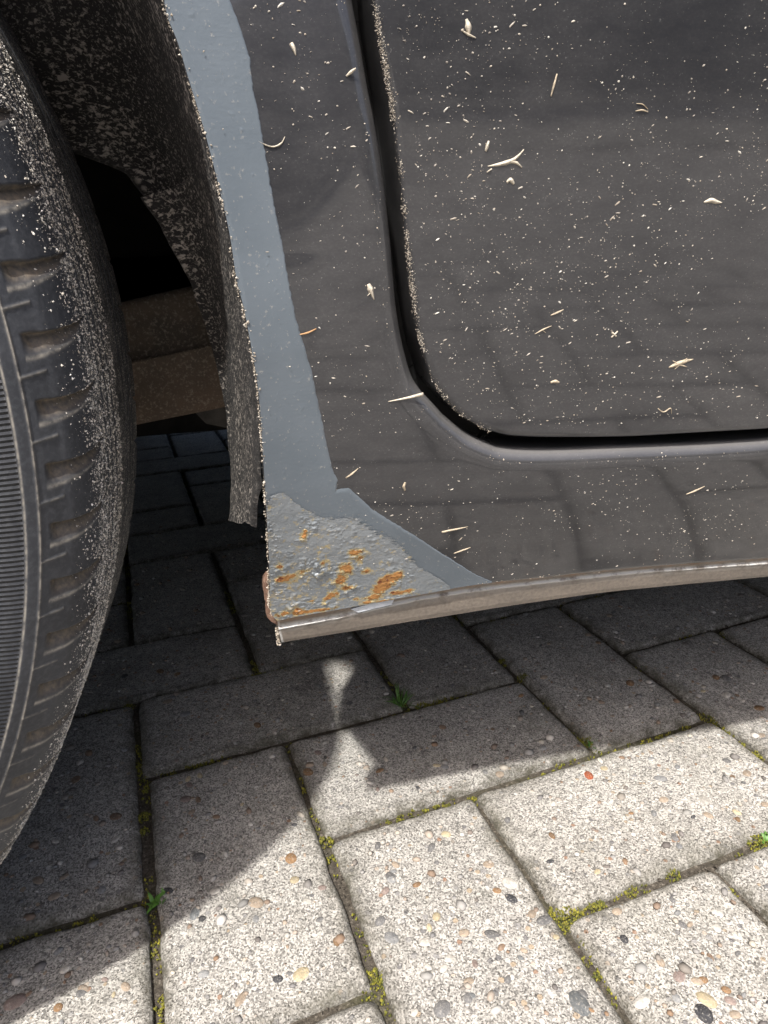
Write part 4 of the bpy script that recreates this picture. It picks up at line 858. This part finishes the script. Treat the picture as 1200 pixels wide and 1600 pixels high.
debris('straw', 852, 516, [([(-13, 5), (0, -1), (12, -5)], (0.5, 1.2, 0.5)), ([(-2, 0), (4, 4)], (0.8, 0.3))], STRAW, 'thin forked straw in the middle of the door')
debris('fluff_tuft', 963, 523, [([(-4, -3), (4, 3)], (1.5, 1.2)), ([(-4, 4), (5, -4)], (1.2, 1.2))], PALE, 'tiny white star shaped fluff on the door')
debris('straw', 708, 827, [([(-18, 3), (-4, 1), (24, -2)], (2.2, 1.6, 0.3))], STRAW, 'pale straw trailing a thin tail above the primer tip')
debris('straw', 721, 860, [([(-12, 4), (0, 0), (14, -4)], (0.8, 1.4, 0.8))], STRAW, 'straw lying close above the tapering primer tip')
debris('straw', 550, 740, [([(-10, 6), (0, 0), (10, -8)], (1.0, 1.8, 0.5))], STRAW, 'bent straw right beside the kink in the primer edge')
debris('bud_scale', 632, 760, [([(1, -7), (-1, 0), (1, 7)], (1.6, 2.6, 1.6))], STRAW, 'curled tan chip on the black panel above the primer tip')
debris('fibre', 425, 216, [([(-28, -2), (-14, 6), (0, 10), (12, 6), (18, -2)], (0.4, 0.8, 0.9, 1.2, 0.4))], PALE, 'long curved pale fibre across the primer edge')
debris('straw', 634, 622, [([(-28, 3), (0, 0), (28, -4)], (0.5, 1.8, 3.2))], PALE, 'pale streak like straw at the curve of the door opening')
debris('straw', 1038, 645, [([(-8, -6), (2, 0), (12, -5), (16, 4)], (0.5, 0.8, 0.8, 0.4))], STRAW, 'fine curled fibre just above the bottom edge of the door')
debris('straw', 1085, 767, [([(-12, 4), (0, 0), (14, -6)], (0.6, 1.6, 0.6))], STRAW, 'pale straw on the sill below the bright sill highlight')

# ------------------------------------------------------------------ hedge added out of view behind the camera, to give the door its dark mirrored band
hd = tag(empty('reflection_hedge', (0.5, -5.5, 0.0)), 'clipped dark green hedge added out of view to darken the door reflection', 'reflection_hedge')
nx, nz = 120, 22; hx = np.linspace(-9, 10, nx); sec = np.array([(-0.35, 0.0), (-0.40, 0.5), (-0.42, 1.1), (-0.36, 1.6), (-0.2, 1.78), (0.1, 1.8), (0.3, 1.7), (0.38, 1.2), (0.38, 0.5), (0.34, 0.0)]); sec = catmull(sec, nz)
HX, HS = np.meshgrid(hx, np.arange(nz), indexing='ij'); nb = fbm(HX * 1.7, HS * 0.5, 91, 4) - 0.5
hv = np.stack([HX, -5.5 + sec[HS, 0] * (0.9 + 0.5 * nb), sec[HS, 1] * (0.92 + 0.3 * (fbm(HX * 0.6, HX * 0, 95, 3) - 0.3))], -1)
obj('twig_mass', fast_mesh('twig_mass', hv.reshape(-1, 3), grid_faces(nx, nz)), mat_plain('hedge_twigs', (0.03, 0.035, 0.015), 0.9), hd)
nl = 16000; ix = rng.uniform(0, nx - 1.01, nl); iz = rng.uniform(0, nz - 1.01, nl); p = hv[ix.astype(int), iz.astype(int)] * (1 - (ix % 1))[:, None] + hv[ix.astype(int) + 1, iz.astype(int) + 1] * (ix % 1)[:, None] + rng.normal(0, 0.03, (nl, 3))
d1 = rng.normal(0, 1, (nl, 3)); d1 /= np.linalg.norm(d1, axis=1, keepdims=True); d2 = np.cross(d1, rng.normal(0, 1, (nl, 3))); d2 /= np.linalg.norm(d2, axis=1, keepdims=True)
lv = np.stack([p - d1 * 0.03, p + d2 * 0.014, p + d1 * 0.03, p - d2 * 0.014], 1).reshape(-1, 3)
tag(obj('foliage', fast_mesh('foliage', lv, np.arange(nl * 4).reshape(-1, 4), False), LEAF, hd), kind='stuff')
